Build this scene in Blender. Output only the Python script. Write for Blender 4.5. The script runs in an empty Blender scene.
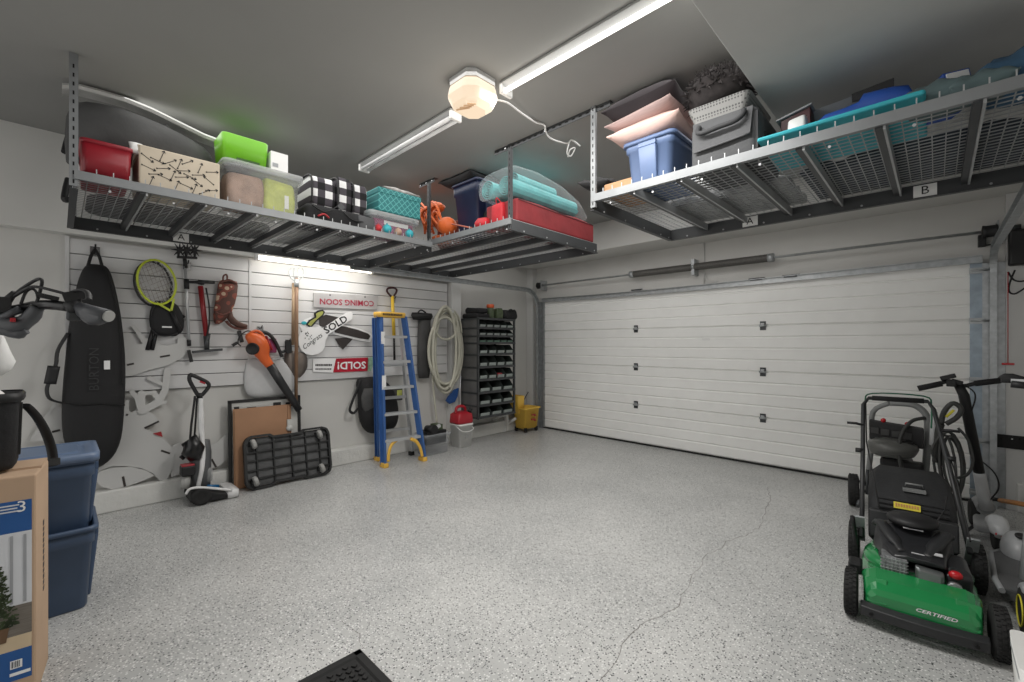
import bpy, bmesh, math, random
from mathutils import Vector, Matrix
random.seed(7)
PI = math.pi
COL = bpy.context.scene.collection
# ---------------------------------------------------------------- camera geometry
FPX, HX, HY, TH = 438.8, 512.0, 343.7, math.radians(44.07)
CAM = Vector((4.92, 0.0, 1.40))
FW = Vector((-math.sin(TH), math.cos(TH), 0)); RT = Vector((math.cos(TH), math.sin(TH), 0))
def at(px, py, X=None, Y=None, Z=None, D=None):
    """world point that the photo pixel shows, on the plane X, Y or Z = const (or at depth D)"""
    d = FW + RT*((px-HX)/FPX) + Vector((0, 0, (HY-py)/FPX))
    if X is not None: t = (X-CAM.x)/d.x
    elif Y is not None: t = (Y-CAM.y)/d.y
    elif Z is not None: t = (Z-CAM.z)/d.z
    else: t = D
    return CAM + d*t
# ---------------------------------------------------------------- materials
def lin(c):
    r = []
    for v in c[:3]:
        v = v/255.0
        r.append(v/12.92 if v <= 0.04045 else ((v+0.055)/1.055)**2.4)
    return (r[0], r[1], r[2], 1.0)
MATS = {}
def mat(name, rgb, rough=0.5, metal=0.0, var=0.12, scale=6.0, bump=0.0, bscale=40.0, emit=0.0, alpha=1.0, coat=0.0, stretch=None, sat=.86):
    if name in MATS: return MATS[name]
    m = bpy.data.materials.new(name); m.use_nodes = True
    nt = m.node_tree; N = nt.nodes; L = nt.links
    b = N['Principled BSDF']
    b.inputs['Roughness'].default_value = rough
    b.inputs['Metallic'].default_value = metal
    if coat: b.inputs['Coat Weight'].default_value = coat
    tc = N.new('ShaderNodeTexCoord')
    src = tc.outputs['Object']
    if stretch:
        mp = N.new('ShaderNodeMapping'); mp.inputs['Scale'].default_value = stretch
        L.new(src, mp.inputs['Vector']); src = mp.outputs['Vector']
    nz = N.new('ShaderNodeTexNoise'); nz.inputs['Scale'].default_value = scale; nz.inputs['Detail'].default_value = 3
    L.new(src, nz.inputs['Vector'])
    cr = N.new('ShaderNodeValToRGB')
    g_ = .3*rgb[0]+.59*rgb[1]+.11*rgb[2]; c = lin([g_+(x-g_)*sat for x in rgb])
    cr.color_ramp.elements[0].position = 0.3; cr.color_ramp.elements[1].position = 0.7
    cr.color_ramp.elements[0].color = tuple(max(0, x*(1-var)) for x in c[:3])+(1,)
    cr.color_ramp.elements[1].color = tuple(min(1, x*(1+var)) for x in c[:3])+(1,)
    L.new(nz.outputs['Fac'], cr.inputs['Fac']); L.new(cr.outputs['Color'], b.inputs['Base Color'])
    if bump:
        n2 = N.new('ShaderNodeTexNoise'); n2.inputs['Scale'].default_value = bscale; n2.inputs['Detail'].default_value = 4
        L.new(src, n2.inputs['Vector'])
        bp = N.new('ShaderNodeBump'); bp.inputs['Strength'].default_value = bump; bp.inputs['Distance'].default_value = 0.02
        L.new(n2.outputs['Fac'], bp.inputs['Height']); L.new(bp.outputs['Normal'], b.inputs['Normal'])
    if emit:
        b.inputs['Emission Color'].default_value = c; b.inputs['Emission Strength'].default_value = emit
    if alpha < 1: b.inputs['Alpha'].default_value = alpha
    MATS[name] = m
    return m
def pattern_mat(name, build, rough=0.7):
    """build(N, L, objcoord) returns a colour output socket"""
    m = bpy.data.materials.new(name); m.use_nodes = True
    N = m.node_tree.nodes; L = m.node_tree.links; b = N['Principled BSDF']
    b.inputs['Roughness'].default_value = rough
    tc = N.new('ShaderNodeTexCoord')
    L.new(build(N, L, tc.outputs['Object']), b.inputs['Base Color'])
    MATS[name] = m
    return m
# ---------------------------------------------------------------- mesh builder
class B:
    def __init__(self):
        self.bm = bmesh.new(); self.mats = []; self.i = 0
    def use(self, m):
        m = MATS[m] if isinstance(m, str) else m
        if not self.mats and len(self.bm.faces): self.mats.append(None)
        if m not in self.mats: self.mats.append(m)
        self.i = self.mats.index(m); return self
    def _f(self, vs, smooth=False):
        try: f = self.bm.faces.new(vs)
        except ValueError: return None
        f.material_index = self.i; f.smooth = smooth; return f
    def hexa(self, c):                      # 8 corners: bottom 4 ccw, top 4 ccw
        v = [self.bm.verts.new(p) for p in c]
        for q in ((3,2,1,0),(4,5,6,7),(0,1,5,4),(1,2,6,5),(2,3,7,6),(3,0,4,7)): self._f([v[k] for k in q])
        return self
    def box(self, a, b):
        x0,y0,z0 = (min(a[k],b[k]) for k in range(3)); x1,y1,z1 = (max(a[k],b[k]) for k in range(3))
        return self.hexa([(x0,y0,z0),(x1,y0,z0),(x1,y1,z0),(x0,y1,z0),(x0,y0,z1),(x1,y0,z1),(x1,y1,z1),(x0,y1,z1)])
    def obox(self, c, s, R=None):           # centre, size, rotation matrix
        c = Vector(c); h = [x/2 for x in s]; R = R or Matrix.Identity(3)
        P = [(-1,-1,-1),(1,-1,-1),(1,1,-1),(-1,1,-1),(-1,-1,1),(1,-1,1),(1,1,1),(-1,1,1)]
        return self.hexa([c + R @ Vector((p[0]*h[0],p[1]*h[1],p[2]*h[2])) for p in P])
    def bar(self, p, q, w, h, up=(0,0,1)):  # rectangular bar from p to q; h along up
        p, q, up = Vector(p), Vector(q), Vector(up)
        d = (q-p).normalized(); s = d.cross(up)
        if s.length < 1e-4: s = d.cross(Vector((1,0,0)))
        s.normalize(); u = s.cross(d).normalized()
        a, b = s*(w/2), u*(h/2)
        return self.hexa([p-a-b,p+a-b,q+a-b,q-a-b,p-a+b,p+a+b,q+a+b,q-a+b])
    def ring(self, c, n, r, seg, ref=None, ry=None):
        n = Vector(n).normalized(); ref = Vector(ref) if ref is not None else (Vector((0,0,1)) if abs(n.z) < 0.9 else Vector((1,0,0)))
        s = n.cross(ref).normalized(); u = s.cross(n)
        ry = r if ry is None else ry
        return [Vector(c)+s*(r*math.cos(2*PI*k/seg))+u*(ry*math.sin(2*PI*k/seg)) for k in range(seg)]
    def loft(self, secs, cap=True, closed=False, smooth=True):
        R = [[self.bm.verts.new(p) for p in s] for s in secs]
        n = len(R[0]); m = len(R)
        for a in range(m if closed else m-1):
            r0, r1 = R[a], R[(a+1) % m]
            for k in range(n): self._f([r0[k], r0[(k+1) % n], r1[(k+1) % n], r1[k]], smooth)
        if cap and not closed:
            self._f(R[0][::-1]); self._f(R[-1])
        return self
    def cyl(self, p, q, r, r2=None, seg=14, cap=True):
        p, q = Vector(p), Vector(q); d = q-p
        return self.loft([self.ring(p, d, r, seg), self.ring(q, d, r if r2 is None else r2, seg)], cap)
    def tube(self, pts, r, seg=8, closed=False, spline=0, flat=None):
        pts = [Vector(p) for p in pts]
        if spline: pts = catmull(pts, spline, closed)
        n = len(pts); secs = []; ref = None
        for k in range(n):
            if closed: d = pts[(k+1) % n]-pts[k-1]
            else: d = pts[min(k+1, n-1)]-pts[max(k-1, 0)]
            d.normalize()
            if ref is None: ref = Vector((0,0,1)) if abs(d.z) < 0.9 else Vector((1,0,0))
            s = d.cross(ref)
            if s.length < 1e-5: s = d.cross(Vector((0.3,0.8,0.1)))
            s.normalize(); ref = s.cross(d).normalized()
            rr = r[min(k*len(r)//n, len(r)-1)] if isinstance(r, (list, tuple)) else r
            ry = rr if flat is None else rr*flat
            secs.append([pts[k]+s*(rr*math.cos(2*PI*j/seg))+ref*(ry*math.sin(2*PI*j/seg)) for j in range(seg)])
        return self.loft(secs, True, closed)
    def poly(self, pts, off):               # flat polygon extruded by off
        pts = [Vector(p) for p in pts]; off = Vector(off)
        a = [self.bm.verts.new(p) for p in pts]; b = [self.bm.verts.new(p+off) for p in pts]; n = len(pts)
        self._f(a[::-1]); self._f(b)
        for k in range(n): self._f([a[k], a[(k+1) % n], b[(k+1) % n], b[k]])
        return self
    def lathe(self, prof, o=(0,0,0), axis=(0,0,1), seg=20, sx=1.0, cap=True):
        o, ax = Vector(o), Vector(axis).normalized()
        return self.loft([self.ring(o+ax*z, ax, max(r, 1e-4), seg, ry=max(r, 1e-4)*sx) for r, z in prof], cap)
    def ell(self, c, r, R=None, seg=14, rings=9, power=1.0, jit=0.0):
        R = R or Matrix.Identity(3); c = Vector(c); secs = []
        pw = lambda x: math.copysign(abs(x)**power, x)
        for a in range(rings+1):
            th = PI*a/rings; th = min(max(th, 0.02), PI-0.02); s = []
            for k in range(seg):
                ph = 2*PI*k/seg
                j = 1+random.uniform(-jit, jit)
                s.append(c+R @ Vector((r[0]*pw(math.sin(th))*pw(math.cos(ph))*j, r[1]*pw(math.sin(th))*pw(math.sin(ph))*j, -r[2]*pw(math.cos(th))*j)))
            secs.append(s)
        return self.loft(secs)
    def torus(self, c, n, R, r, seg=28, s2=8, ry=None):
        return self.loft_ring(self.ring(c, n, R, seg, ry=ry), r, s2)
    def loft_ring(self, pts, r, s2=8): return self.tube(pts, r, s2, True)
    def text(self, s, o, xd, yd, h, shear=0.0, align='LEFT', thick=0.002, sx=1.0, bold=0.0):
        o, xd, yd = Vector(o), Vector(xd).normalized(), Vector(yd).normalized(); zd = xd.cross(yd)
        cu = bpy.data.curves.new('t', 'FONT'); cu.body = s; cu.size = 1.0; cu.shear = shear; cu.align_x = align; cu.align_y = 'CENTER'
        cu.resolution_u = 2; cu.offset = bold
        ob = bpy.data.objects.new('t', cu); COL.objects.link(ob)
        dg = bpy.context.evaluated_depsgraph_get(); me = ob.evaluated_get(dg).to_mesh()
        vs = [self.bm.verts.new(o+xd*(v.co.x*h*1.35*sx)+yd*(v.co.y*h*1.35)+zd*thick) for v in me.vertices]
        for p in me.polygons: self._f([vs[k] for k in p.vertices])
        ob.evaluated_get(dg).to_mesh_clear(); bpy.data.objects.remove(ob); bpy.data.curves.remove(cu)
        return self
    def build(self, name, m=None, parent=None, bevel=0.0, seg=2, subsurf=0, smooth=False, solid=0.0, norm=True):
        if m is not None:
            m = MATS[m] if isinstance(m, str) else m
            if not self.mats: self.mats = [m]
            elif self.mats[0] is None: self.mats[0] = m
        if norm: bmesh.ops.recalc_face_normals(self.bm, faces=self.bm.faces)
        off = Vector((0,0,0))
        if parent is None and self.bm.verts:
            xs = [v.co for v in self.bm.verts]
            off = Vector(((min(v.x for v in xs)+max(v.x for v in xs))/2, (min(v.y for v in xs)+max(v.y for v in xs))/2, min(v.z for v in xs)))
            for v in self.bm.verts: v.co -= off
        me = bpy.data.meshes.new(name); self.bm.to_mesh(me); self.bm.free()
        for x in self.mats: me.materials.append(x)
        o = bpy.data.objects.new(name, me); COL.objects.link(o)
        if parent is None: o.location = off
        else:
            o.parent = parent; w = Vector((0,0,0)); p = parent
            while p is not None: w += p.location; p = p.parent
            o.location = -w
        if smooth:
            for p in me.polygons: p.use_smooth = True
        if solid:
            md = o.modifiers.new('solid', 'SOLIDIFY'); md.thickness = solid
        if bevel:
            md = o.modifiers.new('bevel', 'BEVEL'); md.width = bevel; md.segments = seg; md.limit_method = 'ANGLE'; md.angle_limit = 0.7
        if subsurf:
            md = o.modifiers.new('sub', 'SUBSURF'); md.levels = subsurf; md.render_levels = subsurf
        return o
def rot_thing(t, a): t.rotation_euler.z = a
def catmull(p, n, closed=False):
    out = []; m = len(p)
    for k in range(m if closed else m-1):
        if closed: a, b, c, d = p[k-1], p[k], p[(k+1) % m], p[(k+2) % m]
        else: a, b, c, d = p[max(k-1,0)], p[k], p[k+1], p[min(k+2,m-1)]
        for j in range(n):
            t = j/n
            out.append(0.5*((2*b)+(c-a)*t+(2*a-5*b+4*c-d)*t*t+(3*b-a-3*c+d)*t**3))
    if not closed: out.append(p[-1])
    return out
def tag(o, label=None, cat=None, group=None, kind=None):
    if label: o['label'] = label
    if cat: o['category'] = cat
    if group: o['group'] = group
    if kind: o['kind'] = kind
    return o
def thing(name, label, cat, loc=(0,0,0), group=None):
    o = bpy.data.objects.new(name, None); COL.objects.link(o); o.location = loc; o.empty_display_size = 0.1
    return tag(o, label, cat, group)
def structure(o, label=None): o['kind'] = 'structure'; return o
def copy_tree(o, parent=None):
    c = o.copy(); COL.objects.link(c)
    if parent is not None: c.parent = parent
    for ch in list(o.children): copy_tree(ch, c)
    return c
def rotz(a): return Matrix.Rotation(a, 3, 'Z')
def rotx(a): return Matrix.Rotation(a, 3, 'X')
def roty(a): return Matrix.Rotation(a, 3, 'Y')
# ================================================================ palette
mat('paint_wall', (204,203,199), 0.75, var=0.03, scale=2)
mat('paint_trim', (205,205,203), 0.6, var=0.03, scale=3)
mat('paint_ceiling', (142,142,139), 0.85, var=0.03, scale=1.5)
mat('paint_curb', (212,212,208), 0.7, var=0.08, scale=4, bump=0.3, bscale=25)
mat('slat', (205,205,205), 0.45, var=0.02)
mat('slat_groove', (84,84,84), 0.8)
mat('door_white', (240,240,237), 0.45, var=0.02, bump=0.12, bscale=160)
mat('galv', (172,176,178), 0.38, metal=0.5, var=0.15, scale=20)
mat('galv_blue', (150,165,178), 0.4, metal=0.4, var=0.15, scale=12)
mat('steel_dark', (70,72,74), 0.45, metal=0.6)
mat('rack_grey', (128,131,133), 0.45, metal=0.3, var=0.08)
mat('rack_pale', (165,167,168), 0.45, metal=0.3, var=0.08)
mat('rack_dark', (62,64,66), 0.5, metal=0.2, var=0.08)
mat('wire', (165,167,168), 0.45, metal=0.2, var=0.05)
mat('black', (22,22,24), 0.55, var=0.15)
mat('black_soft', (30,30,32), 0.85, var=0.2, bump=0.2, bscale=60)
mat('black_gloss', (18,18,20), 0.3)
mat('rubber', (28,28,28), 0.8, var=0.2)
mat('white_plastic', (225,225,222), 0.4, var=0.03)
mat('white_paper', (232,232,230), 0.7, var=0.03)
mat('red', (176,24,34), 0.4)
mat('chrome', (190,192,195), 0.18, metal=0.9)
mat('ink', (20,20,22), 0.6, var=0.0)
mat('tube_on', (255,252,245), 0.5, emit=1.2)
mat('tube_on_wall', (255,246,232), 0.5, emit=2.6)
mat('tube_off', (225,226,226), 0.3)
mat('hole', (12,12,12), 0.9)

def floor_mat():
    m = bpy.data.materials.new('epoxy_floor'); m.use_nodes = True
    N = m.node_tree.nodes; L = m.node_tree.links; b = N['Principled BSDF']
    b.inputs['Roughness'].default_value = 0.32
    tc = N.new('ShaderNodeTexCoord').outputs['Object']
    base = N.new('ShaderNodeTexNoise'); base.inputs['Scale'].default_value = 1.3; base.inputs['Detail'].default_value = 5; L.new(tc, base.inputs['Vector'])
    r0 = N.new('ShaderNodeValToRGB'); r0.color_ramp.elements[0].color = lin((168,169,168)); r0.color_ramp.elements[1].color = lin((192,192,190))
    r0.color_ramp.elements[0].position = .3; r0.color_ramp.elements[1].position = .7
    L.new(base.outputs['Fac'], r0.inputs['Fac']); col = r0.outputs['Color']
    def specks(scale, thr, c, cover, seed):
        nonlocal col
        mp = N.new('ShaderNodeMapping'); mp.inputs['Location'].default_value = (seed, seed*2, 0); L.new(tc, mp.inputs['Vector'])
        v = N.new('ShaderNodeTexVoronoi'); v.inputs['Scale'].default_value = scale; L.new(mp.outputs['Vector'], v.inputs['Vector'])
        lt = N.new('ShaderNodeMath'); lt.operation = 'LESS_THAN'; lt.inputs[1].default_value = thr; L.new(v.outputs['Distance'], lt.inputs[0])
        sp = N.new('ShaderNodeSeparateColor'); L.new(v.outputs['Color'], sp.inputs['Color'])
        g = N.new('ShaderNodeMath'); g.operation = 'LESS_THAN'; g.inputs[1].default_value = cover; L.new(sp.outputs[0], g.inputs[0])
        mu = N.new('ShaderNodeMath'); mu.operation = 'MULTIPLY'; L.new(lt.outputs[0], mu.inputs[0]); L.new(g.outputs[0], mu.inputs[1])
        mx = N.new('ShaderNodeMix'); mx.data_type = 'RGBA'; L.new(mu.outputs[0], mx.inputs['Factor']); L.new(col, mx.inputs['A']); mx.inputs['B'].default_value = lin(c)
        col = mx.outputs['Result']
    specks(85, 0.38, (216,216,214), 0.45, 1.3)
    specks(95, 0.34, (112,114,115), 0.42, 5.1)
    specks(70, 0.30, (60,62,64), 0.22, 9.7)
    specks(40, 0.16, (35,36,38), 0.14, 3.7)
    L.new(col, b.inputs['Base Color'])
    bn = N.new('ShaderNodeTexNoise'); bn.inputs['Scale'].default_value = 60; L.new(tc, bn.inputs['Vector'])
    bp = N.new('ShaderNodeBump'); bp.inputs['Strength'].default_value = .08; bp.inputs['Distance'].default_value = .01
    L.new(bn.outputs['Fac'], bp.inputs['Height']); L.new(bp.outputs['Normal'], b.inputs['Normal'])
    MATS['epoxy_floor'] = m
floor_mat()
mat('crack', (120,116,112), 0.9, var=0.3, scale=30)

# ================================================================ room shell
WX, DY, CZ = -0.12, 5.66, 3.04          # left wall face, door wall face, ceiling
XR, YN = 6.1, -2.2
b = B(); b.use('epoxy_floor')
b.box((WX-.2, YN, -.1), (XR, 6.2, 0))
b.use('crack')
def crack(pts, w):
    P = [at(x, y, Z=0.0006) for x, y in pts]
    Q = [P[0]]
    for a, c in zip(P, P[1:]):
        n = max(2, int((c-a).length/0.05)); s = Vector((-(c-a).y, (c-a).x, 0)).normalized()
        for k in range(1, n+1): Q.append(a.lerp(c, k/n)+s*random.uniform(-.012, .012)*(k < n))
    for a, c in zip(Q, Q[1:]):
        s = Vector((-(c-a).y, (c-a).x, 0)).normalized()*w*random.uniform(.5, 1.2)/2
        b._f([b.bm.verts.new(p) for p in (a-s, a+s, c+s, c-s)])
crack([(768,487),(771,500),(764,515),(760,526),(746,536),(726,541),(722,548),(705,556),(700,568),(692,575),(690,583),(681,595),(680,603),(674,609),(660,617),(640,625),(634,631),(622,644),(616,662),(600,680),(590,700)], .004)
crack([(342,621),(352,628),(360,634),(364,648)], .003)
crack([(560,551),(590,556),(612,553),(650,562)], .0025)
crack([(720,560),(745,575),(760,590)], .002)
structure(b.build('floor', norm=True))
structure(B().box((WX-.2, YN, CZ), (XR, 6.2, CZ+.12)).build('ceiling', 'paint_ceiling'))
b = B()
b.box((WX-.15, YN, 0), (WX-.002, 6.0, CZ))                       # wall face
structure(b.build('wall_left', 'paint_wall'))
structure(B().box((WX, YN, 2.275), (0, 4.03, CZ)).build('trim_6', 'paint_wall'))     # deeper upper wall over the slats
structure(B().box((WX, 4.03, 2.67), (0, 5.66, CZ)).build('trim_7', 'paint_wall'))
b = B(); b.box((WX, DY, 0), (XR, DY+.2, CZ))
structure(b.build('wall_back', 'paint_wall'))
structure(B().box((0, 5.10, 2.67), (XR, DY, CZ)).build('trim_1', 'paint_wall', bevel=.004))     # beam over the door
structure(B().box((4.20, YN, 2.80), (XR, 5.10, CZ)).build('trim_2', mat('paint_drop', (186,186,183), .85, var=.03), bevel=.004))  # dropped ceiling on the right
structure(B().box((XR, YN, 0), (XR+.15, 6.0, CZ)).build('wall_right', 'paint_wall'))
# pilasters
structure(B().box((WX, 3.86, .18), (0.0, 4.03, 2.275)).build('trim_3', 'paint_trim', bevel=.004))
structure(B().box((WX, 5.56, 0), (.02, DY, 2.67)).build('trim_4', 'paint_trim', bevel=.004))
structure(B().box((5.34, 5.58, 0), (5.47, DY, 2.67)).build('trim_5', 'paint_trim', bevel=.004))
# curbs
b = B()
b.box((WX, YN, 0), (0.0, 5.56, .18))
structure(b.build('baseboard_left', 'paint_curb', bevel=.012))
structure(B().box((5.40, 5.52, 0), (XR, DY, .24)).build('baseboard_back', 'paint_curb', bevel=.01))
# slatwall: two sheets with grooves
def slat_sheet(y0, y1, label):
    b = B().use('slat'); z = .985; n = 10; h = (2.25-z)/n
    for k in range(n):
        a = z+k*h
        b.box((WX, y0, a+.0065), (-.075, y1, a+h))
        b.use('slat_groove').box((WX, y0, a), (-.1, y1, a+.0065)); b.use('slat')
    return tag(b.build('slatwall_panel', bevel=.0025, seg=1), label, 'wall panel', 'slatwall panels')
slat_sheet(.06, 1.335, 'white slatwall panel behind the black board bag and rackets, nearest the left edge')
slat_sheet(1.36, 3.84, 'long white slatwall panel behind the real estate signs and ladder')
structure(B().box((WX, 1.335, .985), (-.068, 1.36, 2.25)).build('trim_8', 'slat', bevel=.002))
structure(B().box((WX, .035, .985), (-.068, .06, 2.262)).build('trim_9', 'slat', bevel=.002))

# ================================================================ garage door
DX0, DX1, DF = .20, 5.205, 5.61
door = bpy.data.objects.new('door_1', None); COL.objects.link(door); door.location = (2.7, DF, 0); structure(door)
ph = 2.115/4
for k in range(4):
    z0 = .02+k*ph; prof = []
    nr = 4; rh = ph/nr
    for j in range(nr):
        a = z0+j*rh
        g = .010 if j else .014
        prof += [(DF+g, a), (DF+g, a+.004), (DF, a+.016), (DF, a+rh*.5), (DF, a+rh-.010)]
    prof += [(DF+.012, z0+ph-.002), (DF+.045, z0+ph-.002), (DF+.045, z0)]
    b = B(); b.loft([[(DX0, y, z) for y, z in prof], [(DX1, y, z) for y, z in prof]], smooth=False)
    b.build('door_panel', 'door_white', door)
B().box((DX0, DF+.004, 0), (DX1, DF+.04, .022)).build('bottom_seal', 'rubber', door)
for px in (636, 763):
    X = at(px, 340, Y=DF).x
    for k in (1, 2, 3):
        z = .02+k*ph
        b = B().use('steel_dark')
        b.box((X-.03, DF-.006, z-.05), (X+.03, DF, z+.05))
        b.use('galv').cyl((X-.035, DF-.014, z), (X+.035, DF-.014, z), .012, seg=8)
        b.box((X-.018, DF-.03, z+.012), (X+.018, DF-.004, z+.03))
        b.build('hinge', None, door)
b = B(); b.use('white_paper').box((at(702,334,Y=DF).x, DF-.002, 1.44), (at(710,334,Y=DF).x, DF, 1.47)); b.build('maker_plate', None, door)
# top strut with two operator brackets
pts = [(DX0, DF-.02, 2.115), (1.6, DF-.02, 2.10), (3.0, DF-.02, 2.105), (DX1, DF-.02, 2.135)]
b = B(); P = catmull([Vector(p) for p in pts], 6)
for dz, dy, w, h in ((.0, 0, .006, .055), (.03, -.018, .04, .006), (-.028, -.018, .04, .006)):
    for a, c in zip(P, P[1:]): b.bar(a+Vector((0,dy,dz)), c+Vector((0,dy,dz)), w, h)
b.build('strut', 'galv', door)
for px in (638, 758, 792):
    X = at(px, 290, Y=DF).x
    b = B(); b.box((X-.07, DF-.05, 2.13), (X+.05, DF-.01, 2.155)); b.cyl((X-.09, DF-.03, 2.15), (X+.08, DF-.03, 2.15), .008, seg=8); b.build('top_bracket', 'steel_dark', door)
b = B().use('galv_blue').box((DX1-.075, DF-.012, .02), (DX1, DF+.03, 2.13))
b.use('galv')
for z in (.1, .55, 1.08, 1.6, 2.04):
    b.box((DX1-.08, DF-.03, z-.025), (DX1+.01, DF-.012, z+.025)); b.cyl((DX1-.07, DF-.035, z), (DX1+.06, DF-.035, z), .008, seg=8)
b.build('end_stile', None, door)
b = B().use('galv').box((DX0, DF-.006, .02), (DX0+.05, DF+.03, 2.12)); b.build('end_stile', None, door)

# door tracks
def track(x, label, sgn, zt=2.30, r=.30):
    t = thing('door_track', label, 'track', (x, 5.55, 0), 'garage door tracks')
    yv = 5.555
    path = [Vector((x, yv, z)) for z in (0.0, 1.0, zt-r)]
    path += [Vector((x, yv-r+r*math.cos(a), zt-r+r*math.sin(a))) for a in [PI/2*k/8 for k in range(1, 9)]]
    path += [Vector((x, y, zt)) for y in (4.6, 3.6, 2.3)]
    b = B()
    for a, c in zip(path, path[1:]):
        d = (c-a).normalized(); n = Vector((1,0,0)).cross(d)
        b.bar(a, c, .004, .06, n); 
        for s in (-.03, .03): b.bar(a+n*s+Vector((-sgn*.02,0,0)), c+n*s+Vector((-sgn*.02,0,0)), .04, .004, n)
    b.build('rail', 'galv', t)
    for z in (.3, 1.0, 1.6, 2.0):
        b = B(); b.box((x-.03, yv+.03, z-.02), (x+.05*sgn+.02, 5.655, z+.02))
        b.build('wall_bracket', 'galv', t)
    b = B(); b.box((x-.05*sgn-.03, yv+.04, 0), (x+.06, DF+.05, 2.1))
    b.build('angle_iron', 'galv', t)
    b = B()
    if x > 4: b.bar((x, 2.35, zt+.03), (x, 2.35, 2.8), .035, .006, (0,1,0))
    else: b.bar((x, 2.40, zt-.02), (0.0, 2.40, zt-.02), .035, .006)
    b.build('hanger_strap', 'galv', t)
    return t
track(.13, 'galvanised door track along the left wall, curving up beside the yellow mop bucket', -1, 2.275)
track(5.285, 'galvanised door track right of the white garage door behind the scooter handlebar', 1, 2.21, .2)
# torsion shaft
t = thing('torsion_shaft', 'steel torsion bar with long spring above the garage door', 'spring shaft', (2.7, 5.5, 2.36))
SY = 5.53
def sh(px, z=2.36): return Vector((at(px, 280, Y=SY).x, SY, z))
B().cyl(sh(540), sh(991), .0125, seg=10).build('shaft', 'galv', t)
s0, s1 = sh(632), sh(771); mid = sh(693)
def spring(p, q):
    b = B(); n = int((q-p).length/.013); pts = []
    for k in range(n*6+1):
        a = 2*PI*k/6; pts.append(p.lerp(q, k/(n*6))+Vector((0, .042*math.cos(a), .042*math.sin(a))))
    b.tube(pts, .0062, 5); b.build('spring', mat('spring_steel',(112,110,106),.5,metal=.4), t)
spring(s0, mid+Vector((-.02,0,0))); spring(mid+Vector((.02,0,0)), s1)
for p in (s0, s1): B().cyl(p-Vector((.03,0,0)), p+Vector((.03,0,0)), .047, seg=14).build('winding_cone', 'galv', t)
b = B(); b.box((mid.x-.02, SY-.01, 2.26), (mid.x+.02, DY-.004, 2.46)); b.cyl(mid-Vector((.03,0,0)), mid+Vector((.03,0,0)), .03); b.build('centre_bracket', 'galv', t)
for px in (540, 990):
    p = sh(px); b = B()
    b.lathe([(.02,-.05),(.055,-.045),(.05,-.02),(.05,.03),(.06,.045),(.02,.05)], p, (1,0,0)); b.build('cable_drum', 'black', t)
    b = B(); b.box((p.x+.04, SY-.04, 2.28), (p.x+.05, DY-.004, 2.44)); b.build('end_bracket', 'galv', t)
# vertical conduit with a wisp of cable over the door
X = at(704, 260, Y=5.64).x
b = B(); b.cyl((X,5.645,2.16),(X,5.645,2.67),.008,seg=8); b.tube([(X+.02,5.63,2.27),(X+.04,5.62,2.2),(X+.1,5.62,2.17),(X+.17,5.62,2.165)], .005, 6, spline=4)
tag(b.build('cable_conduit','paint_trim'), 'thin vertical cable conduit on the wall above the garage door centre', 'conduit')
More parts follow.
